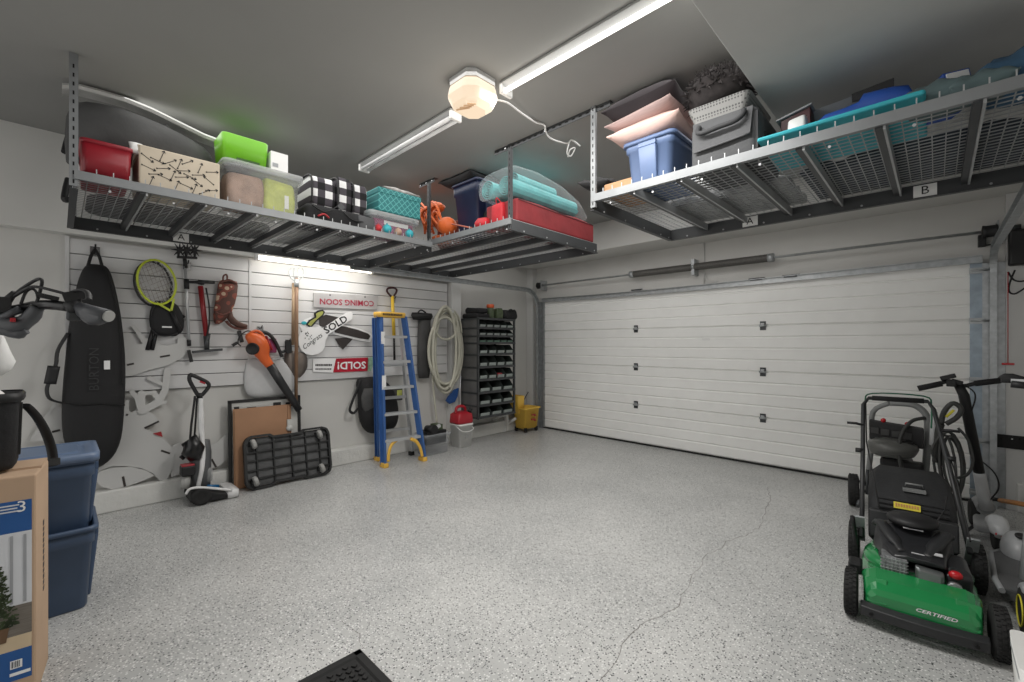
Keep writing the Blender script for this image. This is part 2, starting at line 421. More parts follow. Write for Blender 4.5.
# ================================================================ overhead racks
DKZ = 2.425                                  # deck
def perforated(b, p, q, w, t, face, hole_mat='hole', step=.05, lite='rack_grey'):
    """angle-steel strip from p to q, width w across, slots on the face side"""
    p, q, face = Vector(p), Vector(q), Vector(face)
    d = (q-p).normalized(); s = d.cross(face).normalized()
    b.use(lite).bar(p, q, w, t, face)
    b.bar(p+s*(w/2)-face*(w/4), q+s*(w/2)-face*(w/4), .003, w/2, face)
    b.use(hole_mat); n = int((q-p).length/step)
    for k in range(n):
        c = p+d*(step*(k+.5))
        b.bar(c-d*.011+face*(t/2), c+d*.011+face*(t/2), w*.2, .002, face)
def rack(label, x0, x1, y0, y1, front, beams_along, posts, plates, dz=0.0):
    """front: list of sides carrying the pale lip: 'x1','y0'..."""
    t = thing('overhead_rack', label, 'ceiling rack', ((x0+x1)/2, (y0+y1)/2, 2.34), 'overhead wire storage racks')
    # deck of welded wire
    b = B(); s = .05
    n = int((x1-x0)/s)
    for k in range(n+1):
        x = x0+.01+(x1-x0-.02)*k/n; b.bar((x, y0, DKZ), (x, y1, DKZ), .0045, .0045)
    n = int((y1-y0)/s)
    for k in range(n+1):
        y = y0+.01+(y1-y0-.02)*k/n; b.bar((x0, y, DKZ-.003), (x1, y, DKZ-.003), .0045, .0045)
    b.build('wire_deck', 'wire', t)
    # edge ticks (bent wire ends) on the lips
    b = B()
    for f in front:
        if f == 'x1':
            n = int((y1-y0)/.072)
            for k in range(n+1):
                y = y0+.02+(y1-y0-.04)*k/n; b.bar((x1+.002, y, DKZ-.04), (x1+.002, y, DKZ+.034), .005, .005, (1,0,0))
            b.bar((x1+.002, y0, DKZ+.0), (x1+.002, y1, DKZ+.0), .006, .006)
        if f == 'y0':
            n = int((x1-x0)/.072)
            for k in range(n+1):
                x = x0+.02+(x1-x0-.04)*k/n; b.bar((x, y0-.002, DKZ-.04), (x, y0-.002, DKZ+.034), .005, .005, (0,1,0))
            b.bar((x0, y0-.002, DKZ), (x1, y0-.002, DKZ), .006, .006)
    b.build('deck_edge', 'rack_pale', t)
    def side(nm, p, q, pale):
        b = B(); p, q = Vector(p), Vector(q)
        if pale: b.use('rack_grey'); b.bar(p+Vector((0,0,2.405)), q+Vector((0,0,2.405)), .03, .05)
        else: b.use('rack_dark'); b.bar(p+Vector((0,0,2.372)), q+Vector((0,0,2.372)), .004, .095); b.bar(p+Vector((0,0,2.327)), q+Vector((0,0,2.327)), .035, .004)
        b.use('rack_pale'); d = (q-p).normalized(); L_ = (q-p).length
        for k in range(int(L_/.3)+1):
            c = p+d*min(.15+.3*k, L_-.05)+Vector((0,0,2.345))
            nrm = d.cross(Vector((0,0,1)))
            b.cyl(c-nrm*.006, c+nrm*.006, .007, seg=6)
        b.build(nm, None, t)
    side('front_rail' if 'y0' in front else 'side_rail', (x0,y0,0), (x1,y0,0), 'y0' in front)
    side('back_rail', (x0,y1,0), (x1,y1,0), False)
    side('side_rail', (x0,y0,0), (x0,y1,0), False)
    side('front_rail' if 'x1' in front else 'side_rail', (x1,y0,0), (x1,y1,0), 'x1' in front)
    L_ = (y1-y0) if beams_along == 'x' else (x1-x0); n = round(L_/.305)
    for k in range(1, n):
        b = B()  # pale strip paints the beam's lit side into its colour
        if beams_along == 'x':
            y = y0+L_*k/n
            b.use('rack_dark').bar((x0,y-.006,2.392),(x1,y-.006,2.392),.028,.045); b.use('rack_pale').bar((x0,y+.014,2.388),(x1,y+.014,2.388),.010,.05)
        else:
            x = x0+L_*k/n
            b.use('rack_dark').bar((x-.006,y0,2.392),(x-.006,y1,2.392),.028,.045); b.use('rack_pale').bar((x+.014,y0,2.388),(x+.014,y1,2.388),.010,.05)
        b.build('cross_beam', None, t)
    for (x, y, fx, fy, zt, lite) in posts:
        b = B(); perforated(b, (x,y,2.34), (x,y,zt), .036, .004, (fx,fy,0), lite=lite); b.build('post', None, t)
    for ch, p, n in plates:
        p, n = Vector(p), Vector(n); xd = Vector((0,0,1)).cross(n)
        b = B().use('white_paper'); b.obox(p, (abs(xd.x)*.11+abs(n.x)*.004, abs(xd.y)*.11+abs(n.y)*.004, .075))
        b.use('ink').text(ch, p+n*.003, xd, (0,0,1), .055, align='CENTER')
        f = B(); f = b.build('letter_plate', None, t)
    for o in t.children: o.location.z += dz
    return t
rackA = rack('overhead wire rack along the left wall above the slatwall', .20, 1.42, .06, 2.50, ['x1'], 'x',
     [(1.425, .058, 1, 0, CZ+.048, 'rack_grey'), (.21, .075, 1, 0, CZ+.048, 'rack_dark')],
     [('A', (.206, at(181,233,X=0.2).y, 2.372), (1,0,0))], dz=-.05)
rackB = rack('overhead wire rack in the far left corner under the red case and navy bin', .0, 2.42, 2.575, 3.83, ['y0'], 'x',
     [(1.26, 2.575, 0, -1, CZ, 'rack_dark'), (2.40, 2.575, 0, -1, CZ, 'rack_dark')], [])
rackC = rack('long overhead wire rack above the garage door on the right', 3.20, 5.66, 2.575, 3.83, ['y0'], 'y',
     [(3.215, 2.565, 0, -1, CZ, 'rack_grey'), (5.63, 2.565, 0, -1, 2.8, 'rack_pale')],
     [('A', (at(750,219,Y=3.82).x, 3.826-.004, 2.372), (0,-1,0)), ('B', (at(925,187,Y=3.82).x, 3.826-.004, 2.372), (0,-1,0))])
# ceiling channels that carry the posts
def channel(p, q, label):
    b = B(); p, q = Vector(p), Vector(q); d = (q-p).normalized(); n = d.cross(Vector((0,0,1)))
    b.use('rack_dark').bar(p, q, .045, .004); b.bar(p+n*.022+Vector((0,0,-.02)), q+n*.022+Vector((0,0,-.02)), .004, .04)
    b.use('hole')
    L_ = (q-p).length
    for k in range(int(L_/.06)):
        c = p+d*(.04+.06*k)+n*.0245+Vector((0,0,-.02)); b.bar(c-d*.013, c+d*.013, .001, .010)
    b.use('chrome')
    for k in (.12, .5, .88):
        c = p.lerp(q, k)+n*.025+Vector((0,0,-.02)); b.cyl(c, c+n*.008, .008, seg=6)
    return tag(b.build('ceiling_channel'), label, 'mounting channel', 'rack ceiling channels')
channel((2.22, 2.60, CZ-.003), (3.34, 2.60, CZ-.003), 'perforated ceiling channel joining the corner rack to the right rack')
channel((1.10, 2.60, CZ-.003), (1.36, 2.60, CZ-.003), 'short dark perforated ceiling channel beside the teal box')
b = B()
# ================================================================ lamps
mat('fixture_white', (176,177,176), .4, var=.03)
def fixture(x0, x1, y, lit, label):
    t = thing('tube_light', label, 'light', ((x0+x1)/2, y, CZ), 'ceiling tube lights')
    b = B().use('fixture_white')
    sec = lambda x: [(x,y-.045,CZ-.002),(x,y-.05,CZ-.02),(x,y-.015,CZ-.045),(x,y+.015,CZ-.045),(x,y+.05,CZ-.02),(x,y+.045,CZ-.002)]
    b.loft([sec(x0), sec(x1)], smooth=False); b.build('housing', None, t)
    for dy in ((-.028, .028) if not lit else (-.022, )):
        b = B(); m = 'tube_on' if lit else 'tube_off'
        b.cyl((x0+.02, y+dy, CZ-.062), (x1-.02, y+dy, CZ-.062), .014, seg=10); b.build('tube', m, t)
    for x in (x0, x1):
        b = B(); b.box((x-.012, y-.048, CZ-.08), (x+.012, y+.048, CZ-.01)); b.build('end_cap', 'white_plastic', t, bevel=.004)
    return t
fixture(1.18, 2.50, 1.93, False, 'unlit white tube light on the ceiling left of the glowing lamp')
fixture(2.97, 4.19, 1.96, True, 'lit white tube light on the ceiling right of the glowing lamp')
# wall tube under the left rack
t = thing('wall_tube_light', 'glowing tube light under the left rack above the slatwall', 'light', (.06, 2.0, 2.27))
b = B(); b.box((-.0, 1.36, 2.285), (.07, 2.62, 2.315)); b.build('housing', 'white_plastic', t, bevel=.004)
b = B(); b.cyl((.045, 1.385, 2.262), (.045, 2.595, 2.262), .021, seg=12); b.build('tube', 'tube_on_wall', t)
for y in (1.37, 2.61): b = B(); b.box((.015, y-.012, 2.235), (.075, y+.012, 2.29)); b.build('end_cap', 'white_plastic', t)
# glowing lens of the ceiling lamp
def glow_mat():
    m = bpy.data.materials.new('lamp_lens'); m.use_nodes = True; N = m.node_tree.nodes; L = m.node_tree.links; b_ = N['Principled BSDF']
    tc = N.new('ShaderNodeTexCoord'); gr = N.new('ShaderNodeTexGradient'); gr.gradient_type = 'SPHERICAL'
    mp = N.new('ShaderNodeMapping'); mp.inputs['Scale'].default_value = (4.5,4.5,4.5); mp.inputs['Location'].default_value = (0,0,-.5)
    L.new(tc.outputs['Object'], mp.inputs['Vector']); L.new(mp.outputs['Vector'], gr.inputs['Vector'])
    cr = N.new('ShaderNodeValToRGB'); cr.color_ramp.elements[0].color = lin((255,226,190)); cr.color_ramp.elements[1].color = lin((255,246,232))
    L.new(gr.outputs['Fac'], cr.inputs['Fac']); L.new(cr.outputs['Color'], b_.inputs['Emission Color']); b_.inputs['Emission Strength'].default_value = 0.36
    b_.inputs['Base Color'].default_value = lin((150,142,132)); b_.inputs['Roughness'].default_value = .4
    MATS['lamp_lens'] = m
glow_mat()
t = thing('ceiling_lamp', 'glowing warm white ceiling lamp with a boxy vented lens', 'light', (2.835, 1.80, CZ))
b = B(); c = Vector((2.835, 1.80, 0))
def rr(z, w, d, ch):
    return [c+Vector(p)+Vector((0,0,z)) for p in ((-w+ch,-d,0),(w-ch,-d,0),(w,-d+ch,0),(w,d-ch,0),(w-ch,d,0),(-w+ch,d,0),(-w,d-ch,0),(-w,-d+ch,0))]
b.loft([rr(CZ-.045,.125,.125,.05), rr(CZ-.11,.135,.135,.055), rr(CZ-.165,.115,.115,.055), rr(CZ-.195,.075,.075,.04)], smooth=False)
b.build('lens', 'lamp_lens', t, bevel=.022, seg=4)
B().loft([rr(CZ-.001,.12,.12,.04), rr(CZ-.045,.12,.12,.045)], smooth=False).build('base', 'paint_trim', t)
b = B()
for k in range(4): b.bar(c+Vector((-.05+.035*k,-.09,CZ-.195)), c+Vector((.03+.02*k,-.1+.05,CZ-.1955)), .008, .006)
b.build('vent_slots', mat('slot_tan', (190,150,110), .7), t)
# cable from the lamp to the channel
P = [at(497,100,Z=3.0), at(508,103,Z=2.99), at(520,112,Z=3.0), at(535,122,Z=3.02), at(544,125,Z=3.02), at(546,132,Z=3.0), at(550,138,Z=2.99), at(560,142,Z=3.01), at(568,143,Z=3.02), at(572,140,Z=3.02), at(580,146,Z=3.0)]
b = B(); b.tube(P, .006, 6, spline=5)
b.tube([at(569,143,Z=3.02), at(567,153,Z=2.95), at(571,156,Z=2.94), at(575,148,Z=2.98), at(570,150,Z=2.96), at(568,157,Z=2.93)], .005, 6, spline=5)
tag(b.build('cable', 'white_plastic'), 'loose white cable drooping from the glowing lamp across the ceiling', 'cable')
def lamp(name, typ, loc, energy, rot=(0,0,0), size=None, size_y=None, color=(1,1,1)):
    l = bpy.data.lights.new(name, typ); l.energy = energy; l.color = color
    if typ == 'AREA':
        l.shape = 'RECTANGLE'; l.size = size; l.size_y = size_y or size
    elif size: l.shadow_soft_size = size
    o = bpy.data.objects.new(name, l); COL.objects.link(o); o.location = loc; o.rotation_euler = rot; return o
lamp('tube_lamp', 'AREA', (3.54, 1.96, CZ-.1), 22, size=1.2, size_y=.12, color=(1,.98,.95))
lamp('wall_tube_lamp', 'AREA', (.22, 1.99, 2.20), 3.2, rot=(0,.25,0), size=.06, size_y=1.2, color=(1,.97,.92))
lamp('bulb_lamp', 'POINT', (2.835, 1.85, 2.2), 9, size=.3, color=(1,.93,.85))
lamp('room_fill', 'AREA', (2.9, 2.3, CZ-.02), 62, size=4.6, size_y=4.0, color=(1,.985,.96))  # added soft fill with no fixture, evens out the room light
# ================================================================ shapes shared by the stored things
def rrect(cx, cy, hx, hy, r, z, n=4):
    pts = []
    for k, (sx, sy) in enumerate(((1,1),(-1,1),(-1,-1),(1,-1))):
        for j in range(n+1):
            a = PI/2*(k+j/n); pts.append(Vector((cx+sx*(hx-r)+r*math.cos(a), cy+sy*(hy-r)+r*math.sin(a), z)))
    return pts
def tote(name, label, cat, x0, x1, y0, y1, z0, z1, m, lid=None, taper=.035, group=None, ribs=True, rim=.014, handle_side='x', open_top=False):
    cx, cy, hx, hy = (x0+x1)/2, (y0+y1)/2, (x1-x0)/2-rim, (y1-y0)/2-rim
    H = z1-z0; t = thing(name, label, cat, (cx, cy, z0), group)
    b = B(); zl = z1-.05 if lid else z1
    secs = [rrect(cx,cy,hx-taper,hy-taper,.03,z0), rrect(cx,cy,hx-taper+.006,hy-taper+.006,.035,z0+.01),
            rrect(cx,cy,hx-.012,hy-.012,.035,zl-H*.22), rrect(cx,cy,hx-.002,hy-.002,.035,zl-H*.205), rrect(cx,cy,hx,hy,.035,zl)]
    if open_top: secs += [rrect(cx,cy,hx-.005,hy-.005,.032,zl), rrect(cx,cy,hx-taper-.004,hy-taper-.004,.03,z0+.006)]
    b.loft(secs); b.build('body', m, t)
    if ribs:
        for s in (-1, 1):
            b = B()
            if handle_side == 'x': b.loft([rrect(cx+s*(hx-taper+.008), cy, .014, hy*.33, .008, z0+.02), rrect(cx+s*(hx+.002), cy, .016, hy*.36, .008, zl-H*.2)]); b.box((cx+s*hx, cy-hy*.36, zl-H*.2), (cx+s*(hx+.018), cy+hy*.36, zl-H*.1))
            else: b.loft([rrect(cx, cy+s*(hy-taper+.008), hx*.33, .014, .008, z0+.02), rrect(cx, cy+s*(hy+.002), hx*.36, .016, .008, zl-H*.2)]); b.box((cx-hx*.36, cy+s*hy, zl-H*.2), (cx+hx*.36, cy+s*(hy+.018), zl-H*.1))
            b.build('handle', m, t, bevel=.004)
    b = B(); b.loft([rrect(cx,cy,hx-.003,hy-.003,.035,zl-.022), rrect(cx,cy,hx+rim,hy+rim,.04,zl-.022), rrect(cx,cy,hx+rim,hy+rim,.04,zl), rrect(cx,cy,hx-.003,hy-.003,.035,zl+.001)], cap=False)
    b.build('rim', m, t)
    if lid:
        b = B(); b.loft([rrect(cx,cy,hx+rim+.004,hy+rim+.004,.04,zl-.012), rrect(cx,cy,hx+rim+.004,hy+rim+.004,.04,zl+.028), rrect(cx,cy,hx-.012,hy-.012,.035,zl+.032), rrect(cx,cy,hx-.03,hy-.03,.03,zl+.018), rrect(cx,cy,hx-.05,hy-.05,.03,zl+.018), rrect(cx,cy,hx-.065,hy-.065,.03,zl+.034)])
        b.build('lid', lid, t)
    return t
def pillow_mesh(b, c, sx, sy, h, R=None, n=14, pinch=.07, wrinkle=.06):
    R = R or Matrix.Identity(3); c = Vector(c); secs = []
    for a in range(n+1):
        u = -1+2*a/n; top = []; bot = []
        for k in range(n+1):
            v = -1+2*k/n
            px = u*(1-pinch*(1-abs(v)**2)*abs(u)**3); py = v*(1-pinch*(1-abs(u)**2)*abs(v)**3)
            th = max(0, (1-abs(u)**2.6))**.55*max(0, (1-abs(v)**2.6))**.55
            w = 1+wrinkle*math.sin(7*u+3*v)*math.cos(5*v-2*u)
            top.append(c+R @ Vector((px*sx/2, py*sy/2, h*.5*th*w+.003))); bot.append(c+R @ Vector((px*sx/2, py*sy/2, -h*.5*th-.003)))
        secs.append(top+bot[::-1])
    return b.loft(secs)
def soft_box(b, a, c, seg=5, bulge=.06, seed=0):
    """padded box: rounded corners and slightly swollen, uneven sides"""
    rnd = random.Random(seed); x0,y0,z0 = a; x1,y1,z1 = c; secs = []
    ph = [rnd.uniform(0, 6) for _ in range(4)]
    hx, hy = (x1-x0)/2, (y1-y0)/2; r = min(hx, hy)*.35
    for k in range(seg*2+1):
        t = k/(seg*2); e = max(0.0, 1-abs(2*t-1)**4)
        f = .90+.10*e**.5
        w = bulge*math.sin(PI*t)*min(hx, hy)
        s = rrect((x0+x1)/2, (y0+y1)/2, hx*f, hy*f, r*f, z0+(z1-z0)*t, 5)
        s = [p+Vector(((p.x-(x0+x1)/2)/hx*w*(1+.5*math.sin(9*p.y+ph[0]+4*t)), (p.y-(y0+y1)/2)/hy*w*(1+.5*math.sin(9*p.x+ph[1]+5*t)), (.012*math.sin(12*p.x+8*p.y+ph[2]) if k in (seg*2,) else 0))) for p in s]
        secs.append(s)
    return b.loft(secs)
def ysp(pl, pr, X, py=200): return at(pl, py, X=X).y, at(pr, py, X=X).y
def xsp(pl, pr, Y, py=200): return at(pl, py, Y=Y).x, at(pr, py, Y=Y).x
DA, DBZ = 2.378, 2.428
XA = 1.40                                  # front of the left rack's load
# ---------------------------------------------------------------- materials for the load
mat('bin_red', (150,22,36), .35); mat('beige', (196,182,160), .8, var=.05); mat('lime', (106,190,10), .35, var=.04)
mat('clear', (190,194,198), .15, alpha=.24); mat('clear_soft', (215,222,224), .2, alpha=.13); mat('clear_rim', (205,208,208), .3, alpha=.36)
mat('cloth_grey', (72,72,72), .9, var=.25, scale=4, bump=.4, bscale=9); mat('cover_white', (190,190,188), .7, bump=.5, bscale=18)
mat('yellow_green', (196,204,90), .5, var=.2, scale=14); mat('tan', (176,142,120), .8, var=.25, scale=12); mat('pink_purple', (150,50,100), .6, var=.3, scale=12)
mat('navy', (24,34,66), .4); mat('orange', (214,88,20), .55, var=.15); mat('orange_deep', (190,70,20), .6, var=.2); mat('teal_pale', (70,170,172), .6, var=.2, scale=8)
mat('red_cloth', (138,28,34), .7, var=.15, scale=5, bump=.3, bscale=8); mat('red_bright', (196,22,34), .6, var=.2, scale=9)
mat('blue_tote', (84,106,146), .45, var=.06); mat('blue_tote_dark', (58,80,112), .4, var=.08, sat=.8); mat('blue_rim', (92,114,148), .4, var=.06, sat=.8)
mat('pillow_pink', (214,180,170), .85, var=.08, bump=.3, bscale=7); mat('pillow_mauve', (178,150,146), .85, var=.1, stretch=(1,20,1)); mat('pillow_dark', (46,38,42), .8, var=.15, bump=.4, bscale=5)
mat('bag_grey', (78,79,81), .85, var=.1, scale=5, bump=.15, bscale=30); mat('bag_trim', (50,51,53), .8); mat('fur', (46,41,41), .95, var=.35, scale=30)
mat('turq', (36,168,182), .5, var=.06); mat('royal', (22,70,160), .55, var=.12); mat('maroon', (70,24,28), .4); mat('grey_green', (84,104,106), .9, var=.2, scale=6, bump=.4, bscale=10)
mat('blue_cloth', (58,96,128), .9, var=.25, scale=9, bump=.4, bscale=12); mat('cardboard', (166,124,86), .85, var=.1, stretch=(1,1,14)); mat('panel_grey', (150,153,156), .4)
def stripes(N, L, sock, axis, scale, thr=.5, off=0.0):
    s = N.new('ShaderNodeSeparateXYZ'); L.new(sock, s.inputs[0])
    m = N.new('ShaderNodeMath'); m.operation = 'MULTIPLY_ADD'; L.new(s.outputs[axis], m.inputs[0]); m.inputs[1].default_value = scale; m.inputs[2].default_value = off+100
    f = N.new('ShaderNodeMath'); f.operation = 'FRACT'; L.new(m.outputs[0], f.inputs[0])
    g = N.new('ShaderNodeMath'); g.operation = 'LESS_THAN'; L.new(f.outputs[0], g.inputs[0]); g.inputs[1].default_value = thr
    return g.outputs[0]
def plaid(N, L, oc):
    a, c = stripes(N, L, oc, 1, 8.2), stripes(N, L, oc, 2, 8.2, off=.2)
    ad = N.new('ShaderNodeMath'); ad.operation = 'ADD'; L.new(a, ad.inputs[0]); L.new(c, ad.inputs[1])
    h = N.new('ShaderNodeMath'); h.operation = 'MULTIPLY'; L.new(ad.outputs[0], h.inputs[0]); h.inputs[1].default_value = .5
    r = N.new('ShaderNodeValToRGB'); r.color_ramp.interpolation = 'CONSTANT'
    r.color_ramp.elements[0].color = lin((226,226,226)); r.color_ramp.elements[1].position = .25; r.color_ramp.elements[1].color = lin((70,66,72))
    e = r.color_ramp.elements.new(.75); e.color = lin((20,20,22)); L.new(h.outputs[0], r.inputs['Fac']); return r.outputs['Color']
pattern_mat('plaid', plaid, .9)
def quilt(N, L, oc):
    mp = N.new('ShaderNodeMapping'); mp.inputs['Rotation'].default_value = (PI/4, 0, 0); L.new(oc, mp.inputs['Vector'])
    a, c = stripes(N, L, mp.outputs[0], 1, 24, .16), stripes(N, L, mp.outputs[0], 2, 24, .16)
    mx = N.new('ShaderNodeMath'); mx.operation = 'MAXIMUM'; L.new(a, mx.inputs[0]); L.new(c, mx.inputs[1])
    m = N.new('ShaderNodeMix'); m.data_type = 'RGBA'; L.new(mx.outputs[0], m.inputs['Factor']); m.inputs['A'].default_value = lin((34,112,114)); m.inputs['B'].default_value = lin((84,160,158)); return m.outputs['Result']
pattern_mat('teal_pattern', quilt, .6)
def dots(N, L, oc):
    v = N.new('ShaderNodeTexVoronoi'); v.inputs['Scale'].default_value = 62; v.inputs['Randomness'].default_value = 0.0; L.new(oc, v.inputs['Vector'])
    r = N.new('ShaderNodeValToRGB'); r.color_ramp.interpolation = 'CONSTANT'; r.color_ramp.elements[0].color = lin((70,70,70)); r.color_ramp.elements[1].position = .34; r.color_ramp.elements[1].color = lin((128,128,126)); L.new(v.outputs['Distance'], r.inputs['Fac']); return r.outputs['Color']
pattern_mat('silver_dots', dots, .5)

# ================================================================ load of the left rack
# red bin
y0, y1 = ysp(80, 133, XA); zt = at(80, 136, X=XA).z
t = thing('storage_bin', 'dark red plastic bin at the left end of the left rack', 'bin', (1.2,(y0+y1)/2,DA)); cx, cy, hx, hy = 1.2, (y0+y1)/2, .2, (y1-y0)/2
b = B(); b.loft([rrect(cx,cy,hx-.012,hy-.012,.025,DA), rrect(cx,cy,hx-.004,hy-.004,.025,zt-.02), rrect(cx,cy,hx-.006,hy-.006,.02,zt-.02), rrect(cx,cy,hx-.02,hy-.02,.02,DA+.008)]); b.build('body','bin_red',t)
b = B(); b.loft([rrect(cx,cy,hx-.004,hy-.004,.025,zt-.022), rrect(cx,cy,hx+.002,hy+.002,.028,zt-.018), rrect(cx,cy,hx+.002,hy+.002,.028,zt), rrect(cx,cy,hx-.012,hy-.012,.02,zt)],cap=False); b.build('rim','bin_red',t)
# beige box with arrows
y0, y1 = ysp(139, 220, XA-.01); zt = at(139, 143, X=XA).z
t = thing('storage_box', 'beige box printed with small black arrows on the left rack', 'box', (1.2, (y0+y1)/2, DA))
b = B(); b.box((1.02, y0, DA), (XA-.01, y1, zt)); b.build('body', 'beige', t, bevel=.008)
b = B().use('ink'); rnd = random.Random(3); placed = []
for _ in range(900):
    c = (rnd.uniform(y0+.035, y1-.035), rnd.uniform(DA+.035, zt-.035))
    if any((c[0]-p[0])**2+(c[1]-p[1])**2 < .0019 for p in placed): continue
    placed.append(c); a = rnd.choice((.6, -.6, .25, 1.25, 2.5, -.3)); d = Vector((0, math.cos(a), math.sin(a))); n = Vector((0, -d.z, d.y)); p = Vector((XA-.009, c[0], c[1]))
    for s in ((p-d*.034, p+d*.034, .0022),): b.bar(s[0], s[1], .0035, .0016, (1,0,0))
    for g in (1, -1): b.bar(p+d*.036, p+d*.024+n*g*.008, .0045, .0016, (1,0,0))
    b.bar(p-d*.038, p-d*.031, .008, .0016, (1,0,0))
b.build('arrow_print', None, t)
B().box((1.01, y0-.006, zt-.045), (XA-.018, y1-.0, zt-.001)).build('lid', 'beige', t, bevel=.004)
b = B(); p = at(137, 147, X=1.38); pillow_mesh(b, p+Vector((-.03,0,.0)), .08, .07, .05, roty(1.1)); tag(b.build('paper_scrap','white_paper'), 'crumpled white paper wedged between red bin and arrow box', 'paper')
# long cloth-covered bundle and pale-edged board behind
b = B(); secs = []
for px, pt, pb, hx in ((64,106,165,.05),(76,93,160,.13),(95,96,158,.17),(125,104,162,.19),(160,118,168,.19),(195,136,178,.16),(218,150,182,.06)):
    c0, c1 = at(px, pt, X=1.12), at(px, pb, X=1.12); zc, hz = (c0.z+c1.z)/2, (c0.z-c1.z)/2
    secs.append([Vector((1.02+hx*.95*math.cos(2*PI*k/14), c0.y+.012*math.sin(k*2.3+px), zc+hz*math.sin(2*PI*k/14)*(1+.06*math.sin(k*3+px)))) for k in range(14)])
for s in secs:
    for p in s: p.z = max(p.z, DA+.012)
b.loft(secs); tag(b.build('cloth_bundle', 'cloth_grey', subsurf=1), 'long dark grey cloth bundle lying behind the red bin and arrow box', 'bundle')
t = thing('folding_board', 'long pale-edged board lying on the dark grey cloth bundle', 'board', (.9, .7, 2.75))
P = [at(x, y, X=.95) for x, y in ((62,96),(80,97),(100,102),(125,109),(150,119),(175,131),(200,143),(219,150))]
b = B()
b.loft([[p+Vector((-.02,0,.012)), p+Vector((.13,0,-.004)), p+Vector((.145,0,.012)), p+Vector((.13,0,.03)), p+Vector((-.02,0,.034))] for p in P], smooth=False); b.build('board', 'cover_white', t)
b = B(); b.tube([p+Vector((-.05,0,.05)) for p in P[1:-1]], .006, 6); b.tube([P[5]+Vector((.012,-.06,.03)), P[5]+Vector((.012,.10,.028))], .014, 6); b.build('edge_rod', 'chrome', t)
b = B(); b.tube([(.3,.05,2.62),(.33,.035,2.52),(.36,.03,2.45),(.42,.05,2.44)], .02, 8, spline=4); b.tube([(.40,.03,2.78),(.38,.04,2.85),(.45,.05,2.88)], .02, 8, spline=4); b.build('strap', 'black', t)
# clear tote with things in it
y0, y1 = ysp(224, 304, XA); zt = at(224, 153, X=XA).z
tote('clear_tote', 'large clear lidded tote on the left rack under the lime green bin', 'tote', 1.0, XA, y0, y1, DA, zt, 'clear', lid='clear_rim', taper=.025, ribs=False)
ym = y0+(y1-y0)*.5; CT = (1.0, XA, y0, y1, zt)
b = B(); soft_box(b, (1.08, y0+.04, DA+.012), (1.35, ym-.0, DA+.25), seed=2); tag(b.build('tan_bundle','tan'), 'tan stuffed bundle inside the large clear tote, on the left', 'bundle')
b = B(); soft_box(b, (1.15, ym+.0, DA+.012), (1.35, y1-.045, zt-.09), seed=4, bulge=.03); b.use('white_paper').box((1.351, ym+.14, DA+.05), (1.355, ym+.17, DA+.15)); tag(b.build('packet','yellow_green'), 'yellow green packet inside the large clear tote, on the right', 'packet')  # white patch is a glare painted onto the packet front
b = B(); b.torus((1.28, ym-.13, DA+.32), (1,.2,.2), .035, .014, 16); b.ell((1.22, ym-.14, DA+.30), (.05,.09,.05)); tag(b.build('headphones','steel_dark'), 'small dark looped gadget on top of the tan bundle in the clear tote', 'gadget')
# lime bin upside on top
Y0, Y1 = ysp(222, 269, 1.33, 140); z1_ = at(222, 130, X=1.33).z
t = thing('storage_bin', 'lime green plastic bin on top of the large clear tote', 'bin', (1.2, (Y0+Y1)/2, zt))
b = B(); cx, cy, hx, hy = 1.2, (Y0+Y1)/2, .13, (Y1-Y0)/2
b.loft([rrect(cx,cy,hx-.012,hy-.012,.02,zt-.0), rrect(cx,cy,hx,hy,.03,z1_-.006), rrect(cx,cy,hx-.004,hy-.004,.03,z1_), rrect(cx,cy,hx-.01,hy-.01,.03,z1_), rrect(cx,cy,hx-.02,hy-.02,.02,zt+.006)]); b.build('body','lime',t)
b = B(); b.box((1.2+.118, cy-.06, zt+.006), (1.2+.1245, cy+.09, zt+.024)); b.build('handle_slot', mat('lime_dark',(40,84,8),.6), t, bevel=.006)
y0, y1 = ysp(271, 288, 1.34, 160); b = B(); b.box((1.2, y0, zt), (1.34, y1, at(280,153,X=1.34).z)); b.use('panel_grey').box((1.341, y0+.01, zt+.02), (1.3415, y0+.05, zt+.05))
tag(b.build('small_box','white_paper',bevel=.003), 'small white box on top of the clear tote beside the lime green bin', 'box')
# plaid bags
for k, (pl, pr, pt, lab) in enumerate(((311,336,173,'leftmost black and white plaid bag beside the clear tote'),(337,352,177,'middle black and white plaid bag above the black duffel'),(353,367,182,'rightmost black and white plaid bag next to the teal box'))):
    y0, y1 = ysp(pl, pr, 1.30); z1_ = at(pl, pt, X=1.30).z; z0_ = DA+.145
    t = thing('plaid_bag', lab, 'bag', (1.15, (y0+y1)/2, z0_), 'plaid bags')
    b = B(); soft_box(b, (1.0, y0, z0_), (1.30, y1, z1_), seed=k); b.build('body','plaid',t)
    b = B(); b.tube([(1.03, y0+.005, z1_-.02),(1.17,y0+.0,z1_+.006),(1.29,y0+.004,z1_-.02),(1.312,y0+.004,z0_+.1),(1.305,y0+.004,z0_+.02)], .009, 6, spline=4)
    b.build('piping','black',t)
